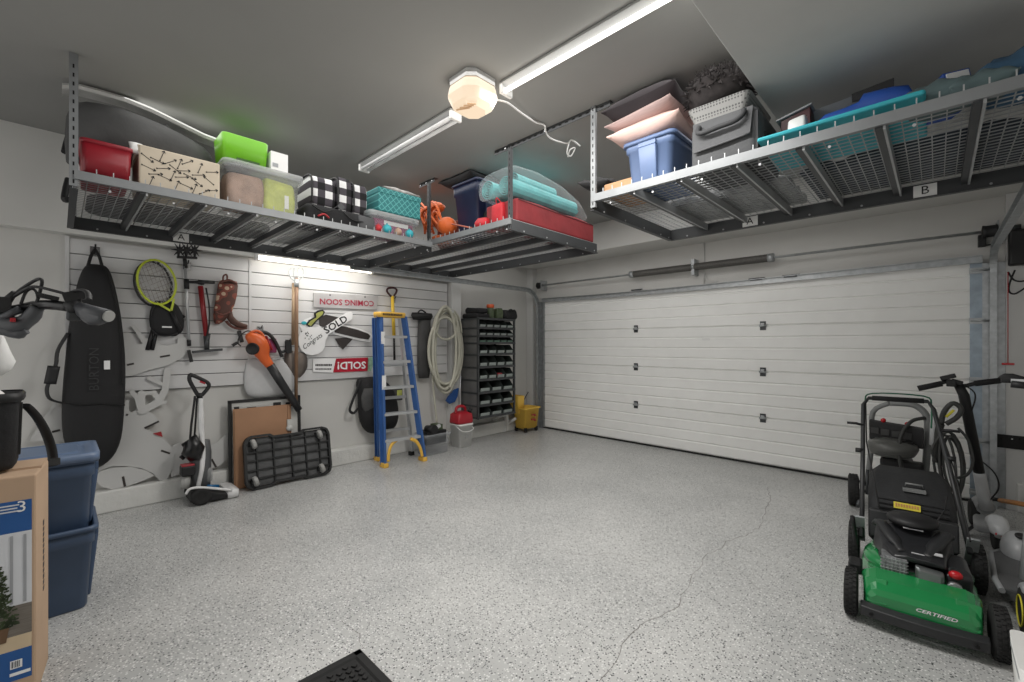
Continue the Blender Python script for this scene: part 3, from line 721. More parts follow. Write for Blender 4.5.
# black duffel under the plaid bags
y0, y1 = ysp(306, 366, 1.34)
t = thing('duffel_bag', 'black duffel bag with grey buckle under the plaid bags', 'bag', (1.2, (y0+y1)/2, DA))
b = B(); soft_box(b, (.98, y0, DA), (1.36, y1, DA+.14), seed=9, bulge=.05); b.build('body','black_soft',t)
b = B(); p = at(341,207,X=1.385); b.obox(p, (.012,.05,.05), rotx(.8)); b.build('buckle','bag_grey',t,bevel=.004)
b = B(); b.tube([at(312,205,X=1.385),at(325,212,X=1.39),at(338,206,X=1.39)],.012,6,spline=4,flat=.4); b.tube([at(343,212,X=1.39),at(352,220,X=1.39),at(363,222,X=1.385)],.012,6,spline=4,flat=.4); b.build('strap','black',t)
b = B(); b.tube([at(318,216,X=1.39),at(324,214,X=1.395),at(329,218,X=1.39)],.008,6,spline=3); b.build('red_cord','red',t)
b = B(); y0, y1 = ysp(358,374,1.36); soft_box(b, (1.1,y0,DA),(1.38,y1,DA+.13),seed=12); tag(b.build('grey_bag','bag_grey'),'small dark grey bag squeezed between black duffel and clear ornament tote','bag')
# clear tote with ornaments, teal box on top
y0, y1 = ysp(370, 420, XA, 225); zt = at(370, 206, X=XA).z
tote('clear_tote', 'smaller clear tote of ornaments at the right end of the left rack', 'tote', 1.02, XA, y0, y1, DA, zt, 'clear', lid='clear_rim', taper=.02, ribs=False)
b = B(); b.box((1.08, y0+.07, DA+.012), (1.335, y1-.04, zt-.07)); b.use('white_paper').box((1.3355, y0+.17, DA+.10), (1.337, y1-.09, zt-.075)); tag(b.build('gift_box','pink_purple',bevel=.004),'purple red box with white card inside the smaller clear tote','box')
for k, (f, c, r) in enumerate(((.36,'turq',.042),(.62,'tan',.036),(.90,'turq',.040),(.16,'red_bright',.034))):
    b = B(); b.ell((1.362, y0+.03+(y1-y0-.08)*f, DA+.012+r), (r,r,r)); b.cyl((1.362, y0+.03+(y1-y0-.08)*f, DA+.01+2*r), (1.362, y0+.03+(y1-y0-.08)*f, DA+.022+2*r), .008, seg=8)
    tag(b.build('ornament', c), ('teal ball ornament left of centre in the smaller clear tote','tan ball ornament in the smaller clear tote','teal ball ornament at the right end of the smaller clear tote','red ball ornament at the left end of the smaller clear tote')[k], 'ornament', 'ornaments in the clear tote')
y0, y1 = ysp(379, 421, 1.36, 200); z1_ = at(379, 186, X=1.36).z
t = thing('storage_box', 'teal diamond-patterned box on top of the smaller clear tote', 'box', (1.2, (y0+y1)/2, zt))
b = B(); b.box((1.06, y0, zt), (1.355, y1, z1_)); b.build('body','teal_pattern',t,bevel=.01)
b = B(); b.box((1.05, y0-.004, z1_-.05), (1.36, y1+.004, z1_)); b.build('lid','teal_pattern',t,bevel=.006)
y0, y1 = ysp(378, 414, 1.2, 185)
b = B(); pillow_mesh(b, (1.17, (y0+y1)/2, z1_+.035), .26, y1-y0, .07, wrinkle=.3); tag(b.build('folded_cloth', mat('cloth_check',(150,148,145),.9,var=.6,scale=16)), 'black and white folded cloth on top of the teal box', 'cloth')

# ================================================================ load of the corner rack
YB = 2.62
# orange straps and pumpkin
p0 = at(437, 222, Y=YB+.06)
t = thing('orange_harness', 'tangle of bright orange straps at the left of the corner rack', 'strap bundle', (p0.x, YB+.1, DBZ))
rnd = random.Random(5); b = B()
for k in range(24):
    a, c = at(rnd.uniform(421,438), rnd.uniform(200,214), Y=YB+rnd.uniform(.03,.2)), at(rnd.uniform(424,446), rnd.uniform(226,234), Y=YB+rnd.uniform(.03,.12))
    m_ = a.lerp(c, .5)+Vector((rnd.uniform(-.05,.05), -.03, rnd.uniform(-.02,.06)))
    a.z = max(a.z, DBZ+.02); c.z = max(c.z, DBZ+.012)
    b.tube([a, m_, c], .016, 6, spline=5, flat=.5)
b.ell(at(436,208,Y=YB+.15), (.10,.09,.06), jit=.14); b.ell(Vector((p0.x-.02,YB+.14,DBZ+.05)), (.16,.10,.045), jit=.1); b.build('straps','orange',t)
b = B(); c = at(447,224,Y=YB+.07); r = .092; c.z = max(DBZ+r*.95, c.z-.02)
secs = []
for a in range(11):
    th = .05+(PI-.1)*a/10
    secs.append([c+Vector((r*1.1*math.sin(th)*math.cos(2*PI*k/24)*(1+.05*math.cos(8*2*PI*k/24)), r*math.sin(th)*math.sin(2*PI*k/24)*(1+.05*math.cos(8*2*PI*k/24)), -r*math.cos(th)*.95)) for k in range(24)])
b.loft(secs); t2 = b.build('toy_pumpkin', 'orange'); tag(t2, 'round ribbed orange pumpkin bucket beside the orange straps', 'pumpkin')
b = B(); soft_box(b, (at(440,210,Y=2.9).x, 2.85, DBZ), (at(462,210,Y=2.9).x, 3.1, DBZ+.26), seed=21); tag(b.build('soft_bag', mat('rust',(120,44,28),.8,var=.2)), 'dark rust red soft bag behind the orange pumpkin', 'bag')
b = B(); b.tube([at(452,224,Y=YB), at(472,228,Y=YB+.02)], .008, 6); tag(b.build('wooden_stick', mat('stick',(176,90,70),.6)), 'short reddish stick poking out beside the orange pumpkin', 'stick')
# navy bin
x0, x1 = xsp(453, 478, 2.72, 205); zt = at(460, 184, Y=2.72).z
tote('storage_bin', 'navy blue plastic bin between orange pumpkin and teal rolls', 'bin', x0-.02, x1+.01, 2.70, 3.1, DBZ, zt, 'navy', taper=.05, open_top=True)
b = B(); pillow_mesh(b, ((x0+x1)/2-.10, 2.86, zt+.06), .50, .40, .13, wrinkle=.4); tag(b.build('folded_jacket','black_soft'), 'black garment heaped on top of the navy bin', 'garment')
# red bags, black bag
b = B(); p = at(487,215,Y=YB+.08); soft_box(b, (p.x-.06, YB, DBZ), (p.x+.06, YB+.18, DBZ+.10), seed=31, bulge=.2); tag(b.build('gift_bag','red_bright'), 'small crumpled bright red bag in front of the black pouch', 'bag', 'red bags on the corner rack')
p = at(503,210,Y=YB+.08); t = thing('gift_bag','bright red bag standing left of the rack post','bag',(p.x,YB+.1,DBZ),'red bags on the corner rack')
b = B(); soft_box(b, (p.x-.065, YB, DBZ), (p.x+.06, YB+.2, DBZ+.19), seed=32, bulge=.1); b.build('body','red_bright',t); b = B(); b.tube([(p.x-.02,YB+.02,DBZ+.18),(p.x,YB+.0,DBZ+.23),(p.x+.04,YB+.02,DBZ+.18)],.005,5,spline=4); b.build('handle','red_bright',t)
b = B(); p = at(488,203,Y=YB+.25); soft_box(b, (p.x-.03, YB+.2, DBZ), (p.x+.08, YB+.36, DBZ+.24), seed=33, bulge=.1); tag(b.build('pouch','black_soft'), 'black pouch between navy bin and red bag', 'pouch')
# long red flat case on the right side
ya = 2.66; yb = at(594, 222, X=2.40).y; zc = at(520,197,X=2.40).z
t = thing('flat_case', 'long flat dark red fabric case along the right end of the corner rack', 'case', (2.2, 3.2, DBZ))
b = B(); b.loft([[Vector((2.02,y,DBZ)),Vector((2.40,y,DBZ)),Vector((2.40,y,h)),Vector((2.02,y,h))] for y, h in ((ya,zc-.01),(ya+.3,zc+.0),(3.3,zc-.015),(yb-.3,zc-.0),(yb,zc-.02))], smooth=False); b.build('body','red_cloth',t,bevel=.02,seg=3)
b = B(); b.bar((2.402,ya+.02,zc-.022),(2.402,yb-.02,zc-.03),.004,.006,(1,0,0)); b.build('zip','maroon',t)
# clear bag with teal rolls
t = thing('clear_bag', 'clear plastic bag of rolled teal mats on the red case', 'bag', (2.1, 3.1, zc))
secs = []
for y, x0, x1, h in ((2.60,2.00,2.30,.06),(2.63,1.96,2.37,.12),(2.72,1.94,2.39,.15),(3.0,1.92,2.39,.16),(3.35,1.95,2.39,.14),(3.6,2.0,2.38,.10),(3.74,2.08,2.36,.04)):
    pw = lambda v: math.copysign(abs(v)**.6, v); secs.append([Vector(((x0+x1)/2+(x1-x0)/2*pw(math.cos(2*PI*k/16))*(1+.03*math.sin(5*k+y*9)), y, zc+.012+h*(1+pw(math.sin(2*PI*k/16))*(1+.03*math.sin(3*k+y*7))))) for k in range(16)])
b = B(); b.loft(secs, smooth=True); b.build('bag_skin', 'clear_soft', t)
for k, (cx, cz, y0, y1, lab) in enumerate(((2.055,zc+.135,2.65,3.3,'left teal rolled mat inside the clear plastic bag'),(2.275,zc+.12,2.65,3.6,'right teal rolled mat inside the clear plastic bag, over the red case edge'),(2.17,zc+.235,2.85,3.4,'upper teal rolled mat resting on two others inside the clear plastic bag'))):
    b = B(); r = .088
    pts = []
    for j in range(60):
        a = j*.42; pts.append((a, .012+(r-.012)*j/59))
    for q, (yy) in enumerate((y0, y1)): pass
    secs = [[Vector((cx+(rr-.004*s)*math.cos(a), y, cz+(rr-.004*s)*math.sin(a))) for s in (0,1) for y in ((y0,y1) if s == 0 else (y1,y0))] for a, rr in pts]
    b.loft(secs, smooth=False); tag(b.build('rolled_mat','teal_pale'), lab, 'mat', 'teal rolls in the clear bag')

# ================================================================ load of the right rack
YC = 2.60
b = B(); p = at(606,180,Y=YC+.2); pillow_mesh(b, (p.x-.02, YC+.22, DBZ+.13), .26, .34, .08, roty(.15), wrinkle=.5); tag(b.build('dark_cloth','black_soft'), 'black cloth at the left end of the right rack', 'cloth')
x0, x1 = xsp(604, 626, YC+.06, 186); b = B(); b.box((x0, YC+.06, DBZ), (x1+.05, YC+.4, DBZ+.085)); tag(b.build('cardboard_box','cardboard',bevel=.004), 'low brown cardboard box under the black cloth at the right rack end', 'box')
x0, x1 = xsp(622, 675, YC+.02, 160); zt = at(650,136,Y=YC+.02).z
tote('storage_tote', 'pale blue storage tote under the pillows on the right rack', 'tote', x0, x1, YC+.01, YC+.5, DBZ, zt, 'blue_tote', taper=.035, handle_side='y', open_top=True)
XP, WP = (x0+x1)/2+.02, x1-x0
t0 = zt
for k, (m_, h, w, rz, dx, dy, tilt, lab) in enumerate((('pillow_pink',.13,.48,.06,-.05,.17,-.05,'pink pillow resting on the pale blue tote, lowest of three'),('pillow_mauve',.09,.47,-.06,-.05,.15,-.06,'mauve striped pillow sandwiched between pink and dark pillows'),('pillow_dark',.19,.50,.03,-.06,.14,-.05,'dark plum pillow on top of the pillow stack'))):
    b = B(); pillow_mesh(b, (XP+dx, YC+.02+dy, t0+(.068,.150,.232)[k]), w, .46, h, roty(tilt) @ rotz(rz)); tag(b.build('pillow', m_), lab, 'pillow', 'pillows on the blue tote')
# grey bag
x0 = at(690,150,Y=YC+.02).x; x1 = at(773,140,Y=YC+.02).x; zt = at(745,108,Y=YC+.02).z
x1 = 4.225; GB = (x0, x1, zt)
t = thing('travel_bag', 'boxy dark grey fabric bag with a carry handle beside the pale blue tote', 'bag', ((x0+x1)/2, YC+.25, DBZ))
b = B(); b.loft([rrect((x0+x1)/2, YC+.27, (x1-x0)/2*f, .25*f, .04, z) for z, f in ((DBZ,.96),(DBZ+.03,1),(zt-.03,1),(zt,.96))]); b.build('body','bag_grey',t)
b = B(); xm = (x0+x1)/2; b.loft([[Vector((x0+.02,YC+.02,zt-.02)),Vector((x1-.02,YC+.02,zt-.02)),Vector((x1-.02,YC+.014,zt-.0)),Vector((x0+.02,YC+.014,zt-.0))],[Vector((x0+.03,YC+.005,zt-.17)),Vector((x1-.03,YC+.005,zt-.15)),Vector((x1-.03,YC-.002,zt-.15)),Vector((x0+.03,YC-.002,zt-.17))]],smooth=False)
b.tube([(x0+.03,YC+.002,zt-.172),(xm,YC-.002,zt-.165),(x1-.03,YC+.002,zt-.152)],.006,6,spline=3); b.build('flap','bag_grey',t)
b = B(); b.tube([(xm-.12,YC+.0,zt-.03),(xm-.12,YC-.02,zt-.07),(xm-.08,YC-.03,zt-.085),(xm,YC-.032,zt-.08),(xm+.08,YC-.03,zt-.075),(xm+.12,YC-.02,zt-.05),(xm+.12,YC+.0,zt-.015)],.014,8,spline=4); b.build('handle','bag_trim',t)
b = B(); b.bar((x1-.004,YC+.03,DBZ+.03),(x1-.004,YC+.03,zt-.03),.012,.012); b.bar((x1+.004,YC+.15,zt-.12),(x1+.004,YC+.22,zt-.12),.01,.03,(0,0,1)); b.build('trim','bag_trim',t)
# silver dotted tray
b = B(); b.loft([rrect(xm-.02,YC+.22,(x1-x0)/2-.04,.20,.03,zt), rrect(xm-.02,YC+.22,(x1-x0)/2-.01,.23,.035,zt+.085), rrect(xm-.02,YC+.22,(x1-x0)/2-.02,.22,.035,zt+.085), rrect(xm-.02,YC+.22,(x1-x0)/2-.05,.19,.03,zt+.01)], smooth=False)
tag(b.build('tray','silver_dots'), 'silver dotted metal tray on top of the dark grey bag', 'tray')
# fur throw
t = B(); c = Vector((xm-.05, YC+.13, zt+.185)); random.seed(11)
t.ell(c, ((x1-x0)/2-.0, .2, .115), jit=.08)
for k in range(520):
    a, e = random.uniform(0, 2*PI), random.uniform(-.3, 1.4); d = Vector((math.cos(a)*math.cos(e)*((x1-x0)/2-.0), math.sin(a)*math.cos(e)*.2, math.sin(e)*.115))
    p = c+d*.96; n = Vector((d.x/.04, d.y/.04, d.z/.0081)).normalized(); n = (n+Vector((random.uniform(-.6,.6),random.uniform(-.6,.6),random.uniform(-.3,.3)))).normalized()
    t.cyl(p, p+n*random.uniform(.02,.048), .008, .001, seg=4, cap=False)
tag(t.build('fur_throw','fur'), 'shaggy dark brown fur throw in the silver tray', 'throw')
# turquoise board along the front lip
xa, xb = at(757,152,Y=2.60).x, at(926,97,Y=2.60).x
b = B(); z0_ = DBZ+.012
b.hexa([(xa,2.59,z0_+.035),(xb,2.59,z0_+.035),(xb,3.05,z0_),(xa,3.05,z0_),(xa,2.59,z0_+.058),(xb,2.59,z0_+.060),(xb,3.05,z0_+.03),(xa,3.05,z0_+.03)])
tag(b.build('foam_board','turq',bevel=.012), 'flat turquoise board along the front edge of the right rack', 'board')
x0, x1 = at(783,118,Y=2.85).x, at(812,110,Y=2.85).x
b = B(); b.hexa([(x0,2.82,DBZ+.045),(x1,2.82,DBZ+.045),(x1,3.1,DBZ+.045),(x0,3.1,DBZ+.045),(x0,2.8,DBZ+.21),(x1,2.8,DBZ+.245),(x1,3.1,DBZ+.24),(x0,3.1,DBZ+.20)]); b.use('panel_grey').hexa([(x0-.02,2.785,DBZ+.21),(x1+.01,2.785,DBZ+.247),(x1+.01,3.1,DBZ+.243),(x0-.02,3.1,DBZ+.205),(x0-.02,2.785,DBZ+.22),(x1+.01,2.785,DBZ+.257),(x1+.01,3.1,DBZ+.25),(x0-.02,3.1,DBZ+.21)]); tag(b.build('flat_box','maroon',bevel=.004), 'flat dark maroon box behind the turquoise board', 'box')
b = B(); p = at(795,126,Y=2.72); soft_box(b, (p.x-.03,2.7,DBZ+.045),(p.x+.05,2.78,DBZ+.165),seed=41); tag(b.build('foam_block','white_plastic'), 'white block under the edge of the maroon box', 'block')
x0, x1 = at(812,112,Y=2.9).x, at(893,88,Y=2.9).x; b = B(); b.hexa([(x0,3.10,DBZ+.04),(x1,3.10,DBZ+.04),(x1,3.12,DBZ+.04),(x0,3.12,DBZ+.04),(x0,2.88,DBZ+.25),(x1,2.88,DBZ+.275),(x1,2.895,DBZ+.28),(x0,2.895,DBZ+.255)]); b.use('black').hexa([(x1-.16,2.872,DBZ+.23),(x1+.005,2.872,DBZ+.235),(x1+.005,2.88,DBZ+.235),(x1-.16,2.88,DBZ+.23),(x1-.16,2.862,DBZ+.268),(x1+.005,2.862,DBZ+.283),(x1+.005,2.88,DBZ+.283),(x1-.16,2.88,DBZ+.268)]); tag(b.build('metal_panel','panel_grey'), 'thin grey panel standing behind the royal blue bag', 'panel')
x0, x1 = at(818,118,Y=2.72).x, at(914,95,Y=2.72).x
b = B(); secs = []
for f, h, hy in ((0,.03,.04),(.08,.045,.06),(.3,.05,.08),(.45,.055,.08),(.5,.075,.09),(.8,.07,.09),(.95,.06,.08),(1,.03,.05)):
    x = x0+(x1-x0)*f; secs.append([Vector((x, 2.70+hy*.9+hy*math.cos(2*PI*k/12), DBZ+.065+h*.9+h*math.sin(2*PI*k/12)*(1+.1*math.sin(k*3)))) for k in range(12)])
b.loft(secs); tag(b.build('blue_bag','royal'), 'royal blue fabric bag lying on the turquoise board', 'bag')
b = B(); b.tube([at(911,97,Y=2.72),at(920,92,Y=2.74),at(930,90,Y=2.78)],.014,7,spline=3); tag(b.build('white_tube','white_plastic'), 'short white tube at the right end of the royal blue bag', 'tube')
p = at(962,84,Y=2.78); t = thing('blue_box', 'blue box with a white end panel tilted on the right rack', 'box', (p.x, 2.9, DBZ))
R = roty(-.15) @ rotz(.5)
b = B(); c = Vector((p.x-.05,2.86,DBZ+.11)); b.obox(c, (.10,.18,.15), R); b.build('body','royal',t,bevel=.004); b = B(); b.obox(c+R @ Vector((-.0,-.093,.015)), (.08,.006,.10), R); b.build('end_panel','white_paper',t); 
b = B(); p = at(938,96,Y=2.72); pillow_mesh(b, (p.x,2.76,DBZ+.07), .26,.24,.12, wrinkle=.3); tag(b.build('folded_cloth','grey_green'), 'grey green folded cloth right of the turquoise board', 'cloth')
b = B(); p = at(1003,78,Y=2.74); pillow_mesh(b, (p.x+.06,2.82,DBZ+.09), .30,.32,.17, wrinkle=.3); tag(b.build('cushion','blue_cloth'), 'blue patterned cushion at the right end of the right rack', 'cushion')
b = B(); p = at(975,88,Y=2.70); pillow_mesh(b, (p.x+.02,2.71,DBZ+.05), .2,.2,.10, wrinkle=.3); tag(b.build('folded_cloth','grey_green'), 'grey green cloth between the blue box and blue cushion', 'cloth')

# dark tarp and clear sheeting spread on the deck, seen through the wires
b = B(); secs = []
for k in range(14):
    x = 4.32+1.28*k/13; secs.append([Vector((x, 3.14+.66*j/7, DBZ+.006+.05*abs(math.sin(2.1*j+1.7*k))+.008)) for j in range(8)]+[Vector((x, 3.14+.66*j/7, DBZ+.006)) for j in range(7,-1,-1)])
b.loft(secs); tag(b.build('folded_tarp', mat('tarp_dark',(48,56,66),.8,var=.4,scale=9,bump=.4,bscale=14)), 'dark crumpled tarp spread behind the turquoise board, seen through the wires of the right rack', 'tarp')
b = B(); secs = []
for k in range(12):
    x = 3.40+.84*k/11; secs.append([Vector((x, 3.2+.6*j/7, DBZ+.006+.05*abs(math.sin(1.9*j+2.3*k))+.008)) for j in range(8)]+[Vector((x, 3.2+.6*j/7, DBZ+.006)) for j in range(7,-1,-1)])
b.loft(secs); tag(b.build('plastic_sheet', mat('sheet_grey',(150,152,152),.35,var=.5,scale=14,bump=.6,bscale=16)), 'crumpled grey plastic sheeting behind the grey bag, seen through the right rack wires', 'sheeting')

b = B(); soft_box(b, (.26, .14, DA+.003), (.74, 1.30, DA+.07), seed=71, bulge=.02); tag(b.build('folded_blanket','cloth_grey'), 'dark grey folded blanket on the left rack near the wall, seen through the wires', 'blanket')
b = B(); b.box((.30, 1.42, DA+.004), (.96, 1.90, DA+.03)); tag(b.build('flat_carton','sheet_grey',bevel=.004), 'flat pale carton lying on the left rack behind the clear tote, seen through the wires', 'carton')
# ================================================================ things hanging on the left wall
def wpoly(b, pts, X, th, off=None):
    P = [at(x, y, X=X) for x, y in pts]; return b.poly(P, (-th, 0, 0))
def crop(pts, x0, y0, s): return [(x0+x/s, y0+y/s) for x, y in pts]
def hang_loft(b, rows, Xback, depth, n=16, power=.75, wob=0.0):
    """rows of (left px, right px, py, depth factor) seen on the wall -> rounded body standing off the wall"""
    secs = []
    for l, r, y, f in rows:
        d = depth*f; a, c = at(l, y, X=Xback+d*.5), at(r, y, X=Xback+d*.5); m_ = (a+c)/2; h = abs(c.y-a.y)/2
        pw = lambda v: math.copysign(abs(v)**power, v)
        secs.append([Vector((Xback+d/2+d/2*pw(math.sin(2*PI*k/n))*(1+wob*math.sin(3*k+y)), m_.y+h*pw(math.cos(2*PI*k/n)), m_.z)) for k in range(n)])
    return b.loft(secs)
def itube(b, pts, X, r, seg=8, spline=4, flat=None):
    return b.tube([at(p[0], p[1], X=p[2] if len(p) > 2 else X) for p in pts], r, seg, spline=spline, flat=flat)
mat('nylon', (26,26,28), .75, var=.15, scale=3, bump=.25, bscale=5); mat('nylon_seam', (14,14,15), .8); mat('ghost', (46,46,48), .6)
mat('lemon', (190,206,30), .35); mat('racket_red', (92,36,34), .5); mat('string', (196,196,190), .5)
mat('wood', (132,98,70), .6, var=.2, stretch=(8,8,1)); mat('wood_light', (176,146,112), .6, var=.2, stretch=(8,8,1)); mat('blade', (122,112,104), .5, metal=.5, var=.2)
mat('pump_red', (142,22,28), .35); mat('boot_brown', (84,54,44), .7, var=.3, scale=22); mat('boot_sole', (104,60,50), .7)
mat('blower_orange', (226,92,28), .4); mat('tube_black', (30,31,33), .45); mat('vac_bag', (190,191,192), .85, var=.08, bump=.5, bscale=7)
mat('sign_white', (232,232,232), .35, var=.02); mat('sign_red', (190,22,46), .35); mat('sign_grey', (172,170,170), .45); mat('sign_dark', (52,46,44), .5); mat('sign_olive', (150,154,70), .5); mat('sign_text_red', (168,18,54), .5)
mat('ladder_blue', (54,100,170), .4, var=.08); mat('ladder_yellow', (232,178,58), .45); mat('alu', (192,194,196), .35, metal=.5, var=.06); mat('yellow', (230,186,40), .45)
mat('hose_beige', (182,180,164), .55, var=.1); mat('ply_white', (192,192,190), .65, var=.02); mat('blue_pan', (30,74,140), .5)
# ---- snowboard bag
t = thing('board_bag', 'long black snowboard bag hanging from a hook on the left', 'bag', (.08, .12, .3))
rows = [(88,105,264,.4),(84,109,268,.6),(80.5,112,274,.72),(77,115,284,.8),(74,118,297,.85),(71,121,312,.9),(68,123,328,.95),(66,125,346,1),(64,126,365,1),(62,126,385,1),(61,125,405,1),(61,124,425,1),(64,122,442,.95),(70,117,455,.85),(78,109,464,.6),(86,98,469,.3)]
b = B(); hang_loft(b, rows, -.05, .17, 20, .8); b.build('body', 'nylon', t, subsurf=1)
xf = .135
b = B(); itube(b, [(62,402),(80,405),(100,404),(125,405)], xf-.012, .006, 6); itube(b, [(104,268,.06),(113,290,.09),(119,320,.10),(122,350,.115),(122,385,.12)], xf, .004, 6); b.build('zip', 'nylon_seam', t)
b = B(); itube(b, [(68,333,.06),(58,350,.09),(56,364,.10),(52,376,.10),(47,388,.10),(49,398,.09),(58,402,.07),(66,403,.06)], .10, .02, 8, flat=.4); itube(b, [(54,366),(50,384)], .11, .034, 8, flat=.35); b.build('shoulder_strap', 'black', t)
b = B(); itube(b, [(88,266,.02),(91,256,.0),(95,249,-.03)], .0, .011, 6, flat=.5); itube(b, [(102,266,.02),(99,256,.0),(95,249,-.03)], .0, .011, 6, flat=.5); b.build('hanging_loop', 'black', t)
p = at(107,365,X=xf); b = B(); b.box((xf-.004, p.y-.018, p.z-.035), (xf+.002, p.y+.018, p.z+.035)); b.build('tag', 'sign_white', t)
p = at(98,369,X=xf); b = B(); b.text('BURTON', (xf+.002, p.y-.02, p.z), (0,0,1), (0,-1,0), .062, align='CENTER', sx=1.0); b.build('lettering', 'ghost', t)
def hook(px, py, label, X=-.07):
    b = B(); p = at(px, py, X=X); b.use('chrome').box((X, p.y-.03, p.z-.035), (X+.006, p.y+.03, p.z+.035)); b.use('black').tube([p+Vector((.005,0,.02)), p+Vector((.05,0,.02)), p+Vector((.07,0,.045))], .006, 6, spline=3)
    return tag(b.build('wall_hook'), label, 'hook', 'slatwall hooks')
hook(95, 251, 'slatwall hook with pale plate carrying the black board bag')
# ---- rackets
def racket(label, c, a, bx, ang, frame, strings, thr, hand, X, grip='black'):
    t = thing('tennis_racket', label, 'racket', at(c[0], c[1], X=X), 'tennis rackets')
    E_ = [(c[0]+a*math.cos(q)*math.cos(ang)-bx*math.sin(q)*math.sin(ang), c[1]+a*math.cos(q)*math.sin(ang)+bx*math.sin(q)*math.cos(ang)) for q in [2*PI*k/28 for k in range(28)]]
    b = B(); P = [at(x, y, X=X) for x, y in E_]; b.tube(P, .010, 6, closed=True); b.build('frame', frame, t)
    b = B()
    for k in range(1, 14): b.bar(P[k], P[-k], .002, .002, (1,0,0))
    Q = P[7:]+P[:7]
    for k in range(1, 14): b.bar(Q[k], Q[-k], .002, .002, (1,0,0))
    b.build('strings', strings, t)
    b = B(); s, e = thr
    for q in s: b.bar(at(q[0], q[1], X=X), at(e[0], e[1], X=X), .016, .014, (1,0,0))
    b.build('throat', frame, t)
    b = B(); b.cyl(at(e[0], e[1], X=X), at(hand[0], hand[1], X=X), .014, .018, 8); b.build('handle', grip, t)
    return t
racket('yellow green tennis racket hanging on the slatwall', (156.5,282), 23, 18.5, 1.13, 'lemon', 'string', ([(157,303),(174,299)], (171,311)), (181,331), .03)
racket('black rimmed tennis racket hanging behind the yellow green one', (153,284), 23, 18, 1.2, 'black_gloss', 'racket_red', ([(154,306),(167,304)], (173,309)), (184,318), -.05)
t = thing('racket_cover', 'black racket cover hanging beneath the yellow green racket', 'cover', at(166,320,X=0))
b = B(); hang_loft(b, [(156,172,301,.5),(152,178,305,.9),(150,182,312,1),(149,184,320,1),(150,184,327,1),(153,182,332,.9),(160,176,336,.5)], -.045, .05, 16, .9); b.build('body','nylon',t)
b = B(); itube(b, [(151,316),(153,308),(158,303)], .005, .004, 5); itube(b, [(152,330),(158,335),(168,336),(178,333)], .0, .005, 5); b.build('piping','ghost',t)
b = B(); p = at(167,327,X=.007); b.obox(p, (.002,.07,.014)); b.build('badge','sign_white',t)
for dx in (0, 4.5):
    b = B(); b.cyl(at(153+dx,328,X=-.03), at(147.5+dx,350,X=-.03), .013, .016, 8); b.build('handle','black',t)
# ---- cultivator
t = thing('garden_cultivator', 'tall hand cultivator with black spiked wheels at its top', 'garden tool', at(186,300,X=-.02))
b = B(); b.cyl(at(185,262,X=-.02), at(189,342,X=-.02), .012, seg=8); b.build('pole','alu',t)
b = B(); b.bar(at(177,257,X=-.01), at(197,258,X=-.01), .03, .02); itube(b, [(178,257),(179,248),(184,245),(186,258)], -.01, .007, 6); itube(b, [(186,258),(190,245),(195,248),(195,258)], -.01, .007, 6); b.cyl(at(184.5,258,X=-.02), at(186,268,X=-.02), .016, seg=8); b.build('head','black',t)
for cx in (179.5, 187, 194.5):
    b = B(); c = at(cx, 250, X=.03)
    for k in range(8):
        a = 2*PI*k/8; d = Vector((.35*math.cos(a), math.sin(a)*.75, math.cos(a))).normalized(); b.cyl(c, c+d*.065, .013, .002, 5)
    b.cyl(c-Vector((.012,0,0)), c+Vector((.012,0,0)), .016, seg=8); b.build('spiked_wheel','black',t)
b = B(); b.cyl(at(186.3,279,X=-.02), at(186.8,289,X=-.02), .02, seg=8); b.cyl(at(189,340,X=-.02), at(189.2,346,X=-.02), .016, seg=8); b.bar(at(188.5,350,X=-.01), at(191.5,362,X=-.01), .026, .022, (1,0,0)); b.build('grip','black',t)
hook(187, 266, 'slatwall hook holding the spiked cultivator')
# ---- pump
t = thing('floor_pump', 'red floor pump hanging by its black T handle', 'pump', at(204,320,X=-.02))
b = B(); b.cyl(at(188.5,282,X=-.01), at(214.5,282.5,X=-.01), .013, seg=8); b.cyl(at(198,282,X=-.01), at(204,283,X=-.01), .022, seg=8); b.build('handle','black',t)
b = B(); b.cyl(at(200.5,286,X=-.01), at(206.5,336,X=-.01), .022, seg=10); b.build('barrel','pump_red',t)
b = B(); itube(b, [(206,288,.0),(209,305,.02),(209,325,.02),(205,342,.0)], 0, .007, 6); b.build('hose','black',t)
b = B(); b.cyl(at(206.5,336,X=-.01), at(207,350,X=-.01), .026, .02, 8); b.cyl(at(209,334,X=.0), at(207.5,341,X=.0), .015, seg=8); b.bar(at(192.5,352,X=.0), at(222,349.5,X=.0), .05, .022); b.build('foot','steel_dark',t)
# ---- boot
def floral(N, L, oc):
    v = N.new('ShaderNodeTexVoronoi'); v.inputs['Scale'].default_value = 13; L.new(oc, v.inputs['Vector'])
    r = N.new('ShaderNodeValToRGB'); e = r.color_ramp.elements; r.color_ramp.interpolation = 'CONSTANT'; e[0].color = lin((190,166,142)); e[1].position = .5; e[1].color = lin((82,52,44)); x = e.new(.30); x.color = lin((126,66,54))
    L.new(v.outputs['Distance'], r.inputs['Fac']); return r.outputs['Color']
pattern_mat('floral', floral, .7)
t = thing('boot', 'brown flower-patterned boot hanging on the slatwall beside the red pump', 'boot', at(225,305,X=0))
b = B(); hang_loft(b, [(220,237,281,.8),(218,238,285,1),(216.5,237,294,1),(215,235,303,1),(213.5,232,311,1),(213,228,317,.95),(214,223,322,.8),(215,219,324,.4)], -.06, .10, 14, .9); b.build('shaft','floral',t)
b = B(); P = [at(x, y, X=-.01) for x, y in ((229,311),(230,317),(233,321),(238,324.5),(243,326),(247,326))]; b.tube(P, [.024,.03,.032,.03,.026,.016], 10, flat=1.3); b.build('foot','boot_brown',t)
